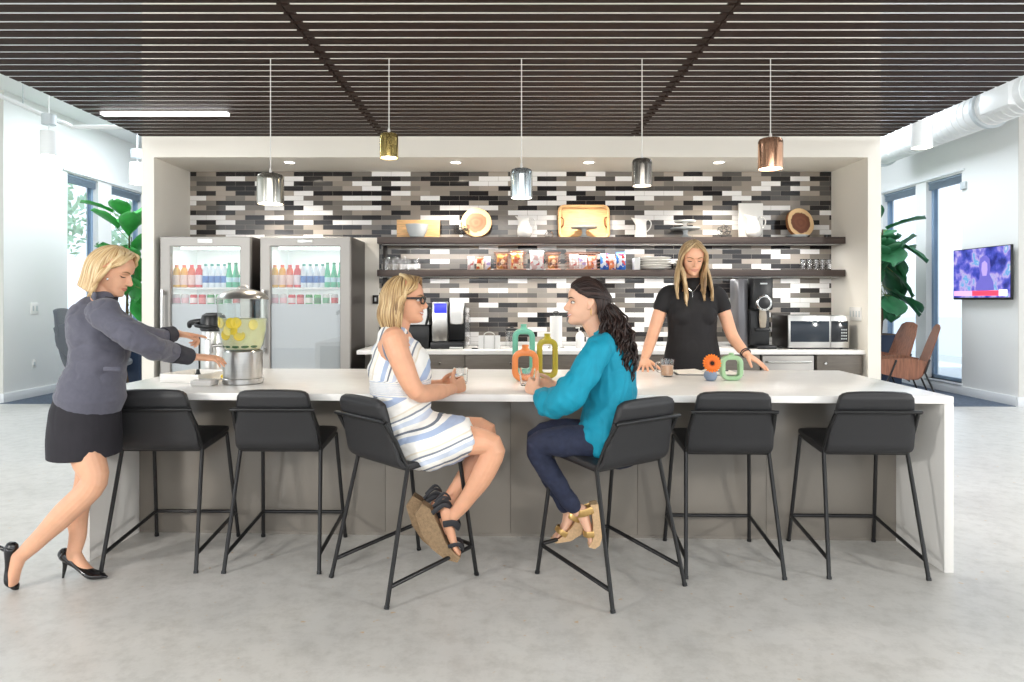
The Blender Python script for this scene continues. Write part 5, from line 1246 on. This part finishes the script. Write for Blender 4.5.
m.sweep([P(91, 396, Y1), P(92, 389, Y1), P(95, 376, Y1), P(99, 360, Y1), P(101, 338, Y1), P(98, 318, Y1), P(101, 306, Y1), P(103, 301, Y1)], [(.186, .150), (.181, .143), (.164, .130), (.153, .123), (.165, .142), (.166, .126), (.122, .084), (.072, .060)], n=32, ref=lat)
m.ell(P(103, 311, 3.25), (.075, .07, .062)); m.ell(P(104, 310, 3.51), (.075, .07, .062))
m.sweep([P(103, 315, 3.235), P(125, 331, 3.22), P(147, 345.5, 3.29), P(168, 352, 3.50), P(186, 356, 3.645)], [.069, .064, .058, .052, .043], n=20)
m.sweep([P(104, 313, 3.53), P(128, 329, 3.62), P(152, 337, 3.74), P(171, 334.5, 3.86)], [.068, .061, .053, .042], n=20)
remesh('blazer', m, .006, 4, M['blazer'], p1, wrk(.009, (13, 8, 17), 3., lambda co: min(1, max(.12, (co.z - .9) / .14))))
M['cuff'] = mat('cuff', '#37373F', .85, bump=.15, bscale=400)
obj('cuff', MB().sweep([P(172, 352.6, 3.535), P(180, 354.5, 3.60), P(188.5, 356.5, 3.665)], [.0545, .0495, .0455], n=22, round=False), M['cuff'], p1)
obj('cuff', MB().sweep([P(164, 336, 3.815), P(173, 334, 3.875)], [.050, .0455], n=22, round=False), M['cuff'], p1)
# lapel collar, dark top, pocket flap
obj('blazer_collar', MB().sweep([P(95, 297, Y1 - .085), P(90, 292.5, Y1 - .02), P(92, 293, Y1 + .06), P(104, 299, Y1 + .09)], [(.022, .010)], n=12, ref=(0, 0, 1)), M['blazer'], p1)
obj('dark_top', MB().sweep([P(102, 303, Y1), P(104.5, 297, Y1 + .005), P(105.2, 294.5, Y1 + .005)], [(.068, .064), (.064, .060), (.060, .057)], n=24, ref=lat, round=False), M['skirt'], p1)
obj('pocket_flap', MB().sweep([P(104, 369, Y1 - .166), P(112, 369, Y1 - .158), P(120, 369.5, Y1 - .135)], [(.010, .004)], n=10, ref=(0, 0, 1)), M['blazer'], p1)
m = MB()
m.sweep([P(87, 395, Y1), P(86, 413, Y1), P(85, 434, Y1), P(85, 455, Y1)], [(.160, .130), (.178, .150), (.183, .157), (.180, .156)], n=32, ref=lat, round=False)
remesh('skirt', m, .007, 3, M['skirt'], p1, wrk(.003, (14, 9, 4), 1., lambda co: min(1, max(0, (co.z - .66) / .1))))
pump(p1, P(66, 560, 3.44), P(92, 576.5, 3.43), P(106.5, 577.5, 3.425), (0, 0, 1), V((P(63, 578, 3.44).x, 3.44, .0)))
pump(p1, P(7, 551, 3.30), P(8.5, 580, 3.30), P(17, 590.5, 3.305), V((.95, 0, .2)).normalized(), P(-4, 545, 3.30))
obj('earring', MB().ell(P(107.5, 279, Y1 - .068), (.005, .005, .007)), M['chrome'], p1)
obj('bracelet', MB().sweep([wr + V((-.012, -.02, 0)) + V((.027 * math.sin(a) * .6, -.027 * math.sin(a) * .5, .026 * math.cos(a))) for a in [2 * PI * k / 10 for k in range(10)]], [.006], n=8, closed=True, sub=2), mat('yellow_band', '#E2B93C', .4), p1)

# ------------------------------------------------------------------ 2. seated left, striped dress
Y2 = 3.42
p2 = thing('person', 'seated woman with blonde bob, dark glasses and striped sleeveless dress', 'person', (-.54, Y2, 0))
b = MB()
h2 = Head(P(405, 300, Y2), (1, -.03, .0), s=1.02); h2.build(b); neck(b, h2, P(396, 331, Y2), .056)
b.sweep([P(398, 440, Y2), P(399, 415, Y2), P(401, 390, Y2), P(400, 366, Y2), P(397, 348, Y2), P(396, 336, Y2), P(396, 329, Y2)], [(.16, .12), (.155, .13), (.145, .125), (.145, .135), (.16, .105), (.14, .075), (.07, .055)], n=24, ref=lat)
w2 = P(452, 389, 3.55)
b.sweep([P(394, 339, 3.26), P(401, 360, 3.235), P(416, 391, 3.25), P(436, 392, 3.39), w2], [.060, .055, .045, .042, .028], n=18)
G2 = P(460.5, 376, 3.74)
hand(b, w2, (.62, .72, .20), (.55, -.75, .1), 1, (38, 42, 45, 48), 3, 1.0, (55, 25, 15), fan=0)
w2b = P(441, 384, 3.80)
b.sweep([P(399, 338, 3.59), P(410, 362, 3.66), P(425, 385, 3.72), w2b], [.055, .050, .042, .026], n=16)
hand(b, w2b, (.95, -.12, .05), (.1, .9, .25), -1, (35, 40, 42, 45), 3, 1.0, (45, 25, 15))
b.sweep([P(404, 440, 3.34), P(450, 440, 3.33), P(492, 445, 3.32), P(484, 472, 3.33), P(466, 500, 3.36), P(453, 516, 3.38)], [.090, .080, .057, .057, .040, .031], n=18)
b.sweep([P(404, 436, 3.50), P(450, 433, 3.50), P(486, 431, 3.49), P(473, 465, 3.49), P(453, 495, 3.50), P(444, 507, 3.50)], [.088, .078, .056, .054, .040, .032], n=18)
b.sweep([P(447, 511, 3.385), P(450, 530, 3.385), P(455, 546, 3.385), P(459, 553, 3.385)], [(.032, .036), (.032, .024), (.036, .016), (.03, .010)], n=16, ref=lat)
b.sweep([P(438, 503, 3.50), P(441, 522, 3.50), P(446, 538, 3.50), P(449, 545, 3.50)], [(.032, .036), (.032, .024), (.036, .016), (.03, .010)], n=16, ref=lat)
remesh('body', b, VOX, 3, SK['b'], p2)
h2.features(p2, BROW['blond'], LIP['b'], SK['b'], smile=1.)
hair_shell(h2, BLOND2, p2, lambda s: 1.42, lambda ph: .090 + .045 * (abs(ph) / 1.4) ** 2, lambda ph: .118 + .014 * abs(math.sin(ph)), 2, drop=(-.03, 0, -1), tuck=.012, lift=.016, part=.02, flare=lambda ph, t: .012 * math.sin(PI * t))
swept_fringe(h2, BLOND2, p2, .02, (-1, 1), 3, 14, -.9, .095)
# glasses
g_ = obj('glasses', MB().sweep([h2(.088, 0.055, -.002), h2(.092, .055, .012), h2(.100, .012, .012), h2(.098, .010, -.008), h2(.096, .03, -.019), h2(.088, .052, -.014)], [(.0035, .0035)], n=8, sub=3, closed=True), M['black_plastic'], p2)
obj('spectacle_rim', MB().sweep([h2(.088, -.055, -.002), h2(.092, -.055, .012), h2(.100, -.012, .012), h2(.098, -.010, -.008), h2(.096, -.03, -.019), h2(.088, -.052, -.014)], [(.0035, .0035)], n=8, sub=3, closed=True), M['black_plastic'], g_)
obj('bridge', MB().sweep([h2(.099, .012, .006), h2(.103, 0, .008), h2(.099, -.012, .006)], [.003], n=8), M['black_plastic'], g_)
for s in (-1, 1):
    obj('temple', MB().sweep([h2(.090, s * .056, .008), h2(.05, s * .082, .009), h2(-.005, s * .0835, .008), h2(-.02, s * .081, -.008)], [(.0022, .005)], n=8, ref=h2.R @ V((0, 1, 0))), M['black_plastic'], g_)
    obj('lens', MB().sweep([h2(.0935, s * .034, .009), h2(.0925, s * .034, -.015)], [(.019, .001)], n=16, ref=h2.R @ V((-.3, s, 0)), round=False), M['thin_glass'], g_)
# dress
m_ = bpy.data.materials.new('striped_linen'); m_.use_nodes = True; nt = m_.node_tree; bb_ = nt.nodes['Principled BSDF']
at = nt.nodes.new('ShaderNodeAttribute'); at.attribute_name = 'stripe'
fr_ = nt.nodes.new('ShaderNodeMath'); fr_.operation = 'FRACT'; nt.links.new(at.outputs['Fac'], fr_.inputs[0])
rp = ramp(nt, [(0, '#F1EFEB'), (.22, '#A9B9D6'), (.36, '#F1EFEB'), (.44, '#6E7683'), (.49, '#EFECE6'), (.60, '#C9D2E2'), (.72, '#F3F1EE'), (.80, '#7C8492'), (.84, '#EDE9E1'), (.93, '#E2D9C9'), (.97, '#F1EFEB')], 'CONSTANT')
nt.links.new(fr_.outputs[0], rp.inputs[0]); nt.links.new(rp.outputs[0], bb_.inputs['Base Color']); bb_.inputs['Roughness'].default_value = .85
m = MB()
m.sweep([P(400, 431, Y2), P(399.5, 415, Y2), P(401, 391, Y2), P(399.5, 366, Y2), P(396, 348, Y2), P(394.5, 338, Y2)], [(.165, .14), (.172, .154), (.162, .150), (.160, .158), (.142, .122), (.118, .085)], n=32, ref=lat)
m.ell(P(412, 366, Y2), (.085, .135, .085))
m.sweep([P(394, 341, 3.335), P(392.5, 334, 3.345), P(396, 331.5, 3.36)], [(.03, .055), (.022, .045), (.014, .03)], n=16, ref=lat); m.sweep([P(397, 340, 3.505), P(396, 333, 3.495), P(398, 331.5, 3.48)], [(.03, .055), (.022, .045), (.014, .03)], n=16, ref=lat)
m.sweep([P(402, 432, 3.41), P(425, 440, 3.41), P(448, 439, 3.41), P(466, 435, 3.40), P(474, 432, 3.40)], [(.165, .135), (.185, .150), (.175, .128), (.165, .100), (.155, .078)], n=32, ref=lat, round=False)
m.sweep([P(414, 452, 3.33), P(430, 456, 3.32), P(446, 450, 3.31)], [.07, .075, .055], n=16)
d_ = remesh('striped_dress', m, .006, 4, m_, p2, wrk(.007, (15, 8, 17), 5.))
def stripe(co):
    t = max(0., min(1., (co.z - .93) / .08)); t = t * t * (3 - 2 * t)
    w = .02 * noise.noise(co * 7)
    lap = (co.z - .42 * (co.x + .5) + w) * 4.6
    tor = (co.x * 1.0 + -.35 * co.z + w) * 5.2 + .3
    return lap * (1 - t) + tor * t + 10
attr_fn(d_, 'stripe', stripe)
for s, yy in ((-1, 3.262), (1, 3.585)):
    obj('armhole_trim', MB().sweep([P(395 + 11.5 * math.cos(a) + 2 * math.sin(a), 347 + 18 * math.sin(a), yy + s * (.0 - .05 * (math.sin(a) < -.3) * (-math.sin(a)) * -1 * 0) - s * .035 * max(0, -math.sin(a))) for a in [2 * PI * k / 14 for k in range(14)]], [(.006, .006)], n=8, sub=2, closed=True), mat('trim_gray_%d' % (s + 1), '#7F8796', .8), d_)
# wedge sandals
def wedge_sandal(par, dx, dy, Y, k=1.):
    poly = [(416, 513), (423, 503), (431, 508), (438, 522), (446, 541), (455, 552), (461, 556), (458, 561), (446, 558), (432, 547), (422, 532)]
    pp = [P(a + dx, c + dy, Y) for a, c in poly]
    s = obj('sandal_wedge', MB().prism([(q.x, q.z) for q in pp], Y - .036, Y + .036, 'xz'), M['jute'], par)
    for pts, w in (([(433, 512), (441, 501), (452, 509)], .011), ([(444, 523), (452, 518), (459, 529)], .016), ([(449, 545), (457, 539), (463, 550)], .010), ([(434, 505), (440, 494), (450, 500)], .007)):
        q = [P(a + dx, c + dy, Y) for a, c in pts]
        q = [q[0] + V((0, -.036, 0)), q[1].lerp(q[2], .35) + V((0, -.036, 0)), q[2] + V((.003, 0, 0)), q[1].lerp(q[2], .35) + V((0, .036, 0)), q[0] + V((0, .036, 0))]
        obj('strap', MB().sweep(q, [(w, .0025)], n=10, sub=4, ref=(q[2] - q[0]).cross(V((0, 1, 0)))), M['strap_black'], s)
M['jute'] = mat('jute', '#8E765A', .85, bump=.5, bscale=160, vary=.2, vscale=60); M['strap_black'] = mat('strap_black', '#2C2C30', .6)
wedge_sandal(p2, 0, -1, 3.385); wedge_sandal(p2, -9, -9, 3.50)
T = Matrix.Translation((G2.x, G2.y, .925 + .018))
gl = thing('water_glass', 'short glass of water held by the woman in the striped dress', 'glass', (G2.x, G2.y, .943), 0, 'tumblers in hand')
obj('glass_body', MB().lathe([(.034, 0), (.037, .003), (.042, .085), (.040, .085), (.0345, .010), (.001, .008)], 32, T), M['glass'], gl)
obj('water', MB().lathe([(.001, .0085), (.034, .0105), (.0372, .05), (.001, .0505)], 28, T), M['jar_glass'], gl)

# ------------------------------------------------------------------ 3. seated right, teal blouse
Y3 = 3.42
p3 = thing('person', 'seated woman with dark curly ponytail, teal blouse and jeans', 'person', (.52, Y3, 0))
b = MB()
h3 = Head(P(586, 302.5, Y3), (-1, -.05, .02), s=1.0); h3.build(b); neck(b, h3, P(601, 335, Y3), .05)
b.sweep([P(612, 440, Y3), P(612, 420, Y3), P(611, 395, Y3), P(609, 370, Y3), P(606, 352, Y3), P(603, 340, Y3)], [(.15, .11), (.145, .11), (.135, .10), (.135, .10), (.135, .08), (.07, .055)], n=24, ref=lat)
w3 = P(537, 391, 3.54)
b.sweep([P(598, 350, 3.26), P(582, 376, 3.24), P(566, 398, 3.25), P(552, 396, 3.38), w3], [.050, .045, .038, .034, .025], n=16)
G3 = P(527.5, 377, 3.74)
hand(b, w3, (-.50, .78, .25), (-.6, -.70, .15), -1, (32, 40, 45, 48), 3, 1., (50, 25, 15))
w3b = P(553, 385, 3.79)
b.sweep([P(606, 348, 3.58), P(590, 372, 3.65), P(574, 386, 3.74), w3b], [.048, .043, .036, .024], n=16)
hand(b, w3b, (-.95, -.14, .06), (-.1, .9, .3), 1, (32, 40, 42, 45), 3, 1., (45, 25, 15))
b.sweep([P(610, 443, 3.34), P(574, 441, 3.37), P(538, 445, 3.42), P(552, 474, 3.45), P(569, 500, 3.49), P(577, 511, 3.51)], [.080, .068, .048, .046, .034, .030], n=16)
b.sweep([P(610, 440, 3.50), P(572, 434, 3.54), P(538, 438, 3.57), P(551, 474, 3.57), P(564, 500, 3.57), P(568, 512, 3.575)], [.080, .068, .048, .046, .034, .030], n=16)
b.sweep([P(581, 510, 3.51), P(587, 526, 3.51), P(590, 538, 3.51), P(590, 543, 3.51)], [(.030, .034), (.031, .024), (.036, .014), (.03, .009)], n=16, ref=lat)
b.sweep([P(570, 514, 3.575), P(565, 526, 3.575), P(558, 534, 3.575), P(554, 537, 3.575)], [(.030, .034), (.031, .024), (.036, .014), (.03, .009)], n=16, ref=lat)
remesh('body', b, VOX, 3, SK['c'], p3)
h3.features(p3, BROW['dark'], LIP['c'], SK['c'], smile=.8)
hair_shell(h3, DARKH, p3, lambda s: 1.92, lambda ph: .092 + .045 * (abs(ph) / 1.7) ** 2, lambda ph: .030 + .03 * max(0, -math.cos(ph)), 3, drop=(0, 0, -1), tuck=.03, lift=.015)
rnd = random.Random(5); paths = []; rad = []
pulled_back(h3, DARKH, p3, (-.098, 0, -.02), 6)
base = h3(-.088, 0, -.016)
for k in range(250):
    cl = lambda s_: max(-1.6 * s_, min(1.6 * s_, rnd.gauss(0, s_))); q = V((cl(.5), cl(1), cl(.5))); L = rnd.uniform(.66, 1.); ph0 = rnd.uniform(0, 6.28); fr_k = rnd.uniform(24, 38); am = rnd.uniform(.006, .014)
    pts = []
    for i in range(16):
        t = i / 15 * L
        wdt = .030 + .072 * math.sin(PI * min(1, t * .85 + .08))
        c = base + V((.050 * (1 - math.exp(-8 * t)) + .022 * t, -.03 * t, -.425 * t))
        pts.append(c + V((q.x * wdt * 1.05, q.y * wdt * .75, q.z * .02)) + V((am * math.sin(t * fr_k + ph0), am * math.cos(t * fr_k + ph0), am * .5 * math.sin(t * fr_k * 1.3))) * min(1, t * 4))
    paths.append(pts); rad.append(rnd.uniform(.0036, .0062))
locks('ponytail', DARKH, p3, paths, rad, 4, 6)
obj('hair_tie', MB().sweep([h3(-.093, .032 * math.cos(a), -.03 + .03 * math.sin(a)) for a in [2 * PI * k / 12 for k in range(12)]], [.007], n=8, sub=2, closed=True), M['strap_black'], p3)
obj('earring', MB().sweep([h3(-.012, .080, -.03), h3(-.012, .084, -.045), h3(-.012, .083, -.062), h3(-.012, .080, -.05)], [.0018], n=6, closed=True), M['brass'] if 'brass' in M else mat('brass', '#C9A450', .2, 1.), p3)
M['teal'] = mat('teal_fabric', '#0A90AC', .75, vary=.06, vscale=20)
m = MB()
m.sweep([P(607, 436, Y3), P(609, 424, Y3), P(611, 398, Y3), P(609, 372, Y3), P(606, 353, Y3), P(603.5, 342, Y3), P(602, 336, Y3)], [(.195, .150), (.185, .145), (.165, .128), (.160, .128), (.158, .108), (.125, .082), (.074, .066)], n=32, ref=lat)
m.sweep([P(614, 440, Y3 - .05), P(604, 444, Y3 - .09), P(592, 436, Y3 - .1)], [.07, .06, .055], n=16)
m.sweep([P(601, 346, 3.28), P(596, 355, 3.245), P(582, 378, 3.225), P(567, 398, 3.23), P(553, 402, 3.32), P(545, 399, 3.41)], [.066, .068, .072, .078, .074, .062], n=22)
m.sweep([P(566, 400, 3.23), P(553, 408, 3.30), P(546, 408, 3.37)], [(.05, .05), (.055, .055), (.045, .045)], n=18)
m.sweep([P(605, 345, 3.56), P(590, 370, 3.65), P(574, 384, 3.74), P(565, 385, 3.77)], [.064, .066, .064, .056], n=20)
remesh('blouse', m, .006, 4, M['teal'], p3, wrk(.011, (17, 9, 9), 9.))
M['denim'] = mat('denim', '#262C42', .8, vary=.18, vscale=40, bump=.1, bscale=600)
m = MB()
m.sweep([P(622, 446, Y3 - .02), P(606, 443, 3.37), P(574, 441.5, 3.37), P(537.5, 445, 3.42), P(551, 474, 3.45), P(567, 498, 3.485), P(573, 506, 3.50)], [(.12, .10), .098, .081, .060, .056, .045, .042], n=22)
m.sweep([P(622, 444, Y3 + .03), P(606, 440, 3.48), P(572, 434.5, 3.54), P(538, 438, 3.57), P(550, 474, 3.57), P(562, 498, 3.57), P(565.5, 506, 3.573)], [(.12, .10), .098, .081, .060, .056, .045, .042], n=22)
remesh('jeans', m, .006, 3, M['denim'], p3, wrk(.005, (14, 12, 14), 2.))
M['gold'] = mat('gold_leather', '#C9A468', .3, .7); M['cork'] = mat('cork', '#C2A27C', .7, vary=.15, vscale=80)
def gold_sandal(poly, straps, Y):
    pp = [P(a, c, Y) for a, c in poly]
    s = obj('sandal_wedge', MB().prism([(q.x, q.z) for q in pp], Y - .036, Y + .036, 'xz'), M['cork'], p3)
    for (a, c), (a2, c2), w in straps:
        u, v = P(a, c, Y), P(a2, c2, Y)
        q = [u + V((0, -.036, 0)), u.lerp(v, .6) + V((0, -.037, 0)), v, u.lerp(v, .6) + V((0, .037, 0)), u + V((0, .036, 0))]
        obj('strap', MB().sweep(q, [(w, .0025)], n=10, sub=4, ref=(v - u).cross(V((0, 1, 0)))), M['gold'], s)
gold_sandal([(590, 503), (597, 502), (602, 512), (603, 528), (599, 543), (594, 546.5), (588, 545), (592, 538), (592.5, 522)], [((592, 508), (575, 514), .018), ((593, 532), (583, 533), .016)], 3.51)
gold_sandal([(579, 515), (583, 520), (581, 532), (570, 539), (556, 541), (551, 539), (560, 536), (570, 527)], [((579, 518), (566, 512), .017), ((566, 533), (556, 527), .015)], 3.575)
T = Matrix.Translation((G3.x, G3.y, .932))
gl = thing('water_glass', 'short empty glass held by the woman in the teal blouse', 'glass', (G3.x, G3.y, .932), 0, 'tumblers in hand')
obj('glass_body', MB().lathe([(.036, 0), (.039, .003), (.046, .095), (.044, .095), (.0365, .010), (.001, .008)], 32, T), M['glass'], gl)

# ------------------------------------------------------------------ 4. standing behind the island, black dress
Y4 = 5.06; S4 = 1.1
p4 = thing('person', 'standing woman with long straight blonde hair and black dress behind the island', 'person', (1.36, Y4, 0))
latx = (1, 0, 0)
b = MB()
h4 = Head(P(692.5, 258, Y4 - .05), (-.03, -1, -.32), s=1.06); h4.build(b); neck(b, h4, P(692, 287, Y4), .058)
b.sweep([P(691, 420, Y4), P(691, 372, Y4), P(692, 355, Y4), P(692, 334, Y4), P(692, 312, Y4), P(692, 299, Y4), P(692, 291, Y4), P(692, 286, Y4)], [(.17, .12), (.19, .13), (.175, .12), (.15, .10), (.16, .115), (.19, .10), (.14, .075), (.07, .06)], n=24, ref=latx)
w4 = P(644.5, 359.5, 4.85)
b.sweep([P(667, 294, Y4), P(660, 312, Y4), P(653, 334, 5.04), P(648, 349, 4.95), w4], [.048, .050, .044, .040, .028], n=16)
hand(b, w4, (-.12, -.92, -.36), (-.1, -.25, .96), 1, (2, 4, 6, 8), 9, 1.08, (50, 8, 5))
w4b = P(747, 354.5, 4.87)
b.sweep([P(717, 294, Y4), P(724, 312, Y4), P(732, 335, 5.02), P(740, 347, 4.94), w4b], [.048, .050, .044, .040, .028], n=16)
hand(b, w4b, (.70, -.50, -.52), (.32, -.25, .9), -1, (4, 5, 6, 8), 8, 1.08, (50, 8, 5))
for s in (-1, 1):
    b.sweep([V((1.362 + s * .09, Y4, .62)), V((1.362 + s * .085, Y4, .48)), V((1.362 + s * .08, Y4 + .02, .3)), V((1.362 + s * .08, Y4 + .03, .09))], [.08, .06, .055, .036], n=16)
    b.sweep([V((1.362 + s * .08, Y4 + .05, .05)), V((1.362 + s * .085, Y4 - .06, .04)), V((1.362 + s * .09, Y4 - .14, .028))], [(.034, .04), (.038, .03), (.036, .018)], n=14, ref=latx)
remesh('body', b, VOX, 3, SK['d'], p4)
h4.features(p4, BROW['blond'], LIP['d'], SK['d'], closed=True, smile=.28)
def z4(ph):
    a = abs(ph); return .285 + .03 * math.sin(ph * 2 + 1) - (.05 if a > 2.2 else 0)
hair_shell(h4, BLOND3, p4, lambda s: 1.12 if s > 0 else 1.18, lambda ph: .092 + .04 * (abs(ph) / 1.1) ** 2, z4, 4, drop=(0, -.13, -1), tuck=.0, lift=.016, part=.012, flare=lambda ph, t: .034 * math.sin(PI * min(1, t * .72)) , shift=lambda ph, t: V((.03 * t if abs(ph) < 1.9 else -.01 * t, 0, 0)))
rnd = random.Random(8); paths = []; rad = []
for s in (-1, 1):
    for k in range(34):
        t = k / 33; j = lambda a: rnd.uniform(-a, a); q = [h4(-.01 + .05 * t, .008, .128 - .010 * t), h4(.035 + .042 * t, s * .052, .094 - .018 * t), h4(.026 + .042 * t, s * .079, .04), h4(.0 + .05 * t, s * .089, -.03)]
        e_ = q[-1]; L = .275 + j(.03) - .03 * (s > 0)
        for u in (.3, .6, .85, 1.): q.append(e_ + V((-s * 0 + (-.028 if s < 0 else .028) * -1 * math.sin(u * 2.0) * (1 if s > 0 else 1) + j(.006) + s * -.004, -.035 * u - .02 * t + j(.006), -L * u)))
        paths.append(q); rad.append(rnd.uniform(.008, .012))
locks('front_hair', BLOND3, p4, paths, rad, 9, 7)
M['black_dress'] = mat('black_dress', '#1B1A1D', .8, vary=.1, vscale=12, bump=.1, bscale=300)
m = MB()
m.sweep([V((1.362, Y4, .55)), P(691, 395, Y4), P(691, 370, Y4), P(692, 355, Y4), P(692, 334, Y4), P(692, 313, Y4), P(692, 300, Y4), P(692, 290, Y4), P(692, 288, Y4 - .005)], [(.215, .16), (.225, .165), (.218, .155), (.205, .145), (.178, .122), (.186, .138), (.195, .118), (.168, .108), (.098, .092)], n=32, ref=latx)
for s in (-1, 1): m.ell((1.362 + s * .075, Y4 - .055, 1.285), (.09, .085, .09))
m.sweep([P(679, 293, Y4), P(668, 295, Y4), P(662, 306, Y4)], [.062, .070, .066], n=20); m.sweep([P(705, 293, Y4), P(716, 295, Y4), P(722, 306, Y4)], [.062, .070, .066], n=20)
remesh('dress', m, .006, 4, M['black_dress'], p4, wrk(.004, (9, 9, 7), 7.))
nk = [P(683, 282, Y4 - .105), P(686, 286, Y4 - .128), P(690, 290, Y4 - .142), P(692.3, 292, Y4 - .148), P(695, 290, Y4 - .142), P(698, 286, Y4 - .128), P(701, 282, Y4 - .105)]
n_ = obj('necklace', MB().sweep(nk, [.0018], n=6), M['chrome'], p4); obj('necklace_drop', MB().sweep([P(692.3, 292, Y4 - .149), P(692.5, 297, Y4 - .158)], [.0025], n=6), M['chrome'], n_)
for k, (t, mm) in enumerate(((0.0, M['strap_black']), (.016, M['brass_b'] if 'brass_b' in M else M['strap_black']))):
    c = w4b + (P(740, 347, 4.94) - w4b).normalized() * (.012 + t); ax = (P(740, 347, 4.94) - w4b).normalized(); a_ = ax.orthogonal().normalized(); b_ = ax.cross(a_)
    obj('bracelet', MB().sweep([c + (a_ * math.cos(2 * PI * i / 12) + b_ * math.sin(2 * PI * i / 12)) * .034 for i in range(12)], [.004], n=8, sub=2, closed=True), mm, p4)
# ================================================================== LIGHT, CAMERA
w = bpy.data.worlds.new('World'); sc.world = w; w.use_nodes = True; nt = w.node_tree
bg = nt.nodes['Background']
tc = nt.nodes.new('ShaderNodeTexCoord'); sx = nt.nodes.new('ShaderNodeSeparateXYZ'); nt.links.new(tc.outputs['Generated'], sx.inputs[0])
rp = ramp(nt, [(.0, '#B9BDBD'), (.48, '#D8DCDE'), (.52, '#F4F8FC'), (1, '#D6E8FC')])
mr = nt.nodes.new('ShaderNodeMapRange'); mr.inputs[1].default_value = -1; mr.inputs[2].default_value = 1
nt.links.new(sx.outputs[2], mr.inputs[0]); nt.links.new(mr.outputs[0], rp.inputs[0]); nt.links.new(rp.outputs[0], bg.inputs[0])
bg.inputs[1].default_value = 1.5
def area(name, loc, rot, sx, sy, e, col=(1, 1, 1)):
    L = bpy.data.lights.new(name, 'AREA'); L.shape = 'RECTANGLE'; L.size = sx; L.size_y = sy; L.energy = e; L.color = col
    o = bpy.data.objects.new(name, L); COL.objects.link(o); o.location = loc; o.rotation_euler = rot; return o
# area lights added behind the camera for front fill and stool shadows
for x, zl in ((-5.1, 2.4), (7.3, 2.7)):
    area('front_fill', (x, -.8, zl), (R(66), 0, R(-44 if x < 0 else 52)), .4, .4, 150 if x > 0 else 110, (1, .97, .92))
area('front_fill_centre', (0, -1.4, 2.9), (R(52), 0, 0), 5.0, 1.6, 75, (1, .97, .92))  # added wide soft fill, not a fixture of the room
# strip in the slat ceiling
area('linear_light', (-2.79, 5.56, 2.905), (0, 0, 0), 1.0, .05, 12)
# area lights added below the ceiling to brighten the side lounges
for X in (-5.2, 5.0):
    area('lounge_fill', (X, 10.6, 4.22), (0, 0, 0), 1.6, 2.4, 95, (.84, .92, 1))
    area('lounge_fill', (X, 6.0, 4.22), (0, 0, 0), 1.6, 2.4, 60, (.84, .92, 1))
# unseen lights added over the slats to brighten the ceiling behind the gaps
for X in (-3.46, -1.175, 1.18, 3.54):
    area('slat_gap_fill', (X, 4.0, 2.985), (R(180), 0, 0), .03, 4.2, 4, (1, .95, .88))
# under-shelf strips
for z in (1.945, 1.618):
    area('shelf_strip', (1.0, 6.95, z), (0, 0, 0), 4.4, .03, 13, (1, .98, .95))
cam = bpy.data.cameras.new('Camera'); cam.sensor_width = 36; cam.lens = F * 36 / 1024; cam.shift_x = (512 - CX) / 1024; cam.shift_y = (CY - 341) / 1024
co = bpy.data.objects.new('Camera', cam); COL.objects.link(co); co.location = (0, 0, CZ); co.rotation_euler = (R(90), 0, 0); sc.camera = co
vs = sc.view_settings; sc.display_settings.display_device = 'sRGB'; vs.view_transform = 'Standard'; vs.look = 'None'; vs.exposure = .38; vs.gamma = 1; vs.use_curve_mapping = False
sc.cycles.use_denoising = True; sc.cycles.max_bounces = 12; sc.cycles.diffuse_bounces = 8; sc.cycles.glossy_bounces = 6; sc.cycles.transparent_max_bounces = 24; sc.cycles.transmission_bounces = 10
sc.cycles.sample_clamp_indirect = 6; sc.cycles.caustics_reflective = False; sc.cycles.caustics_refractive = False
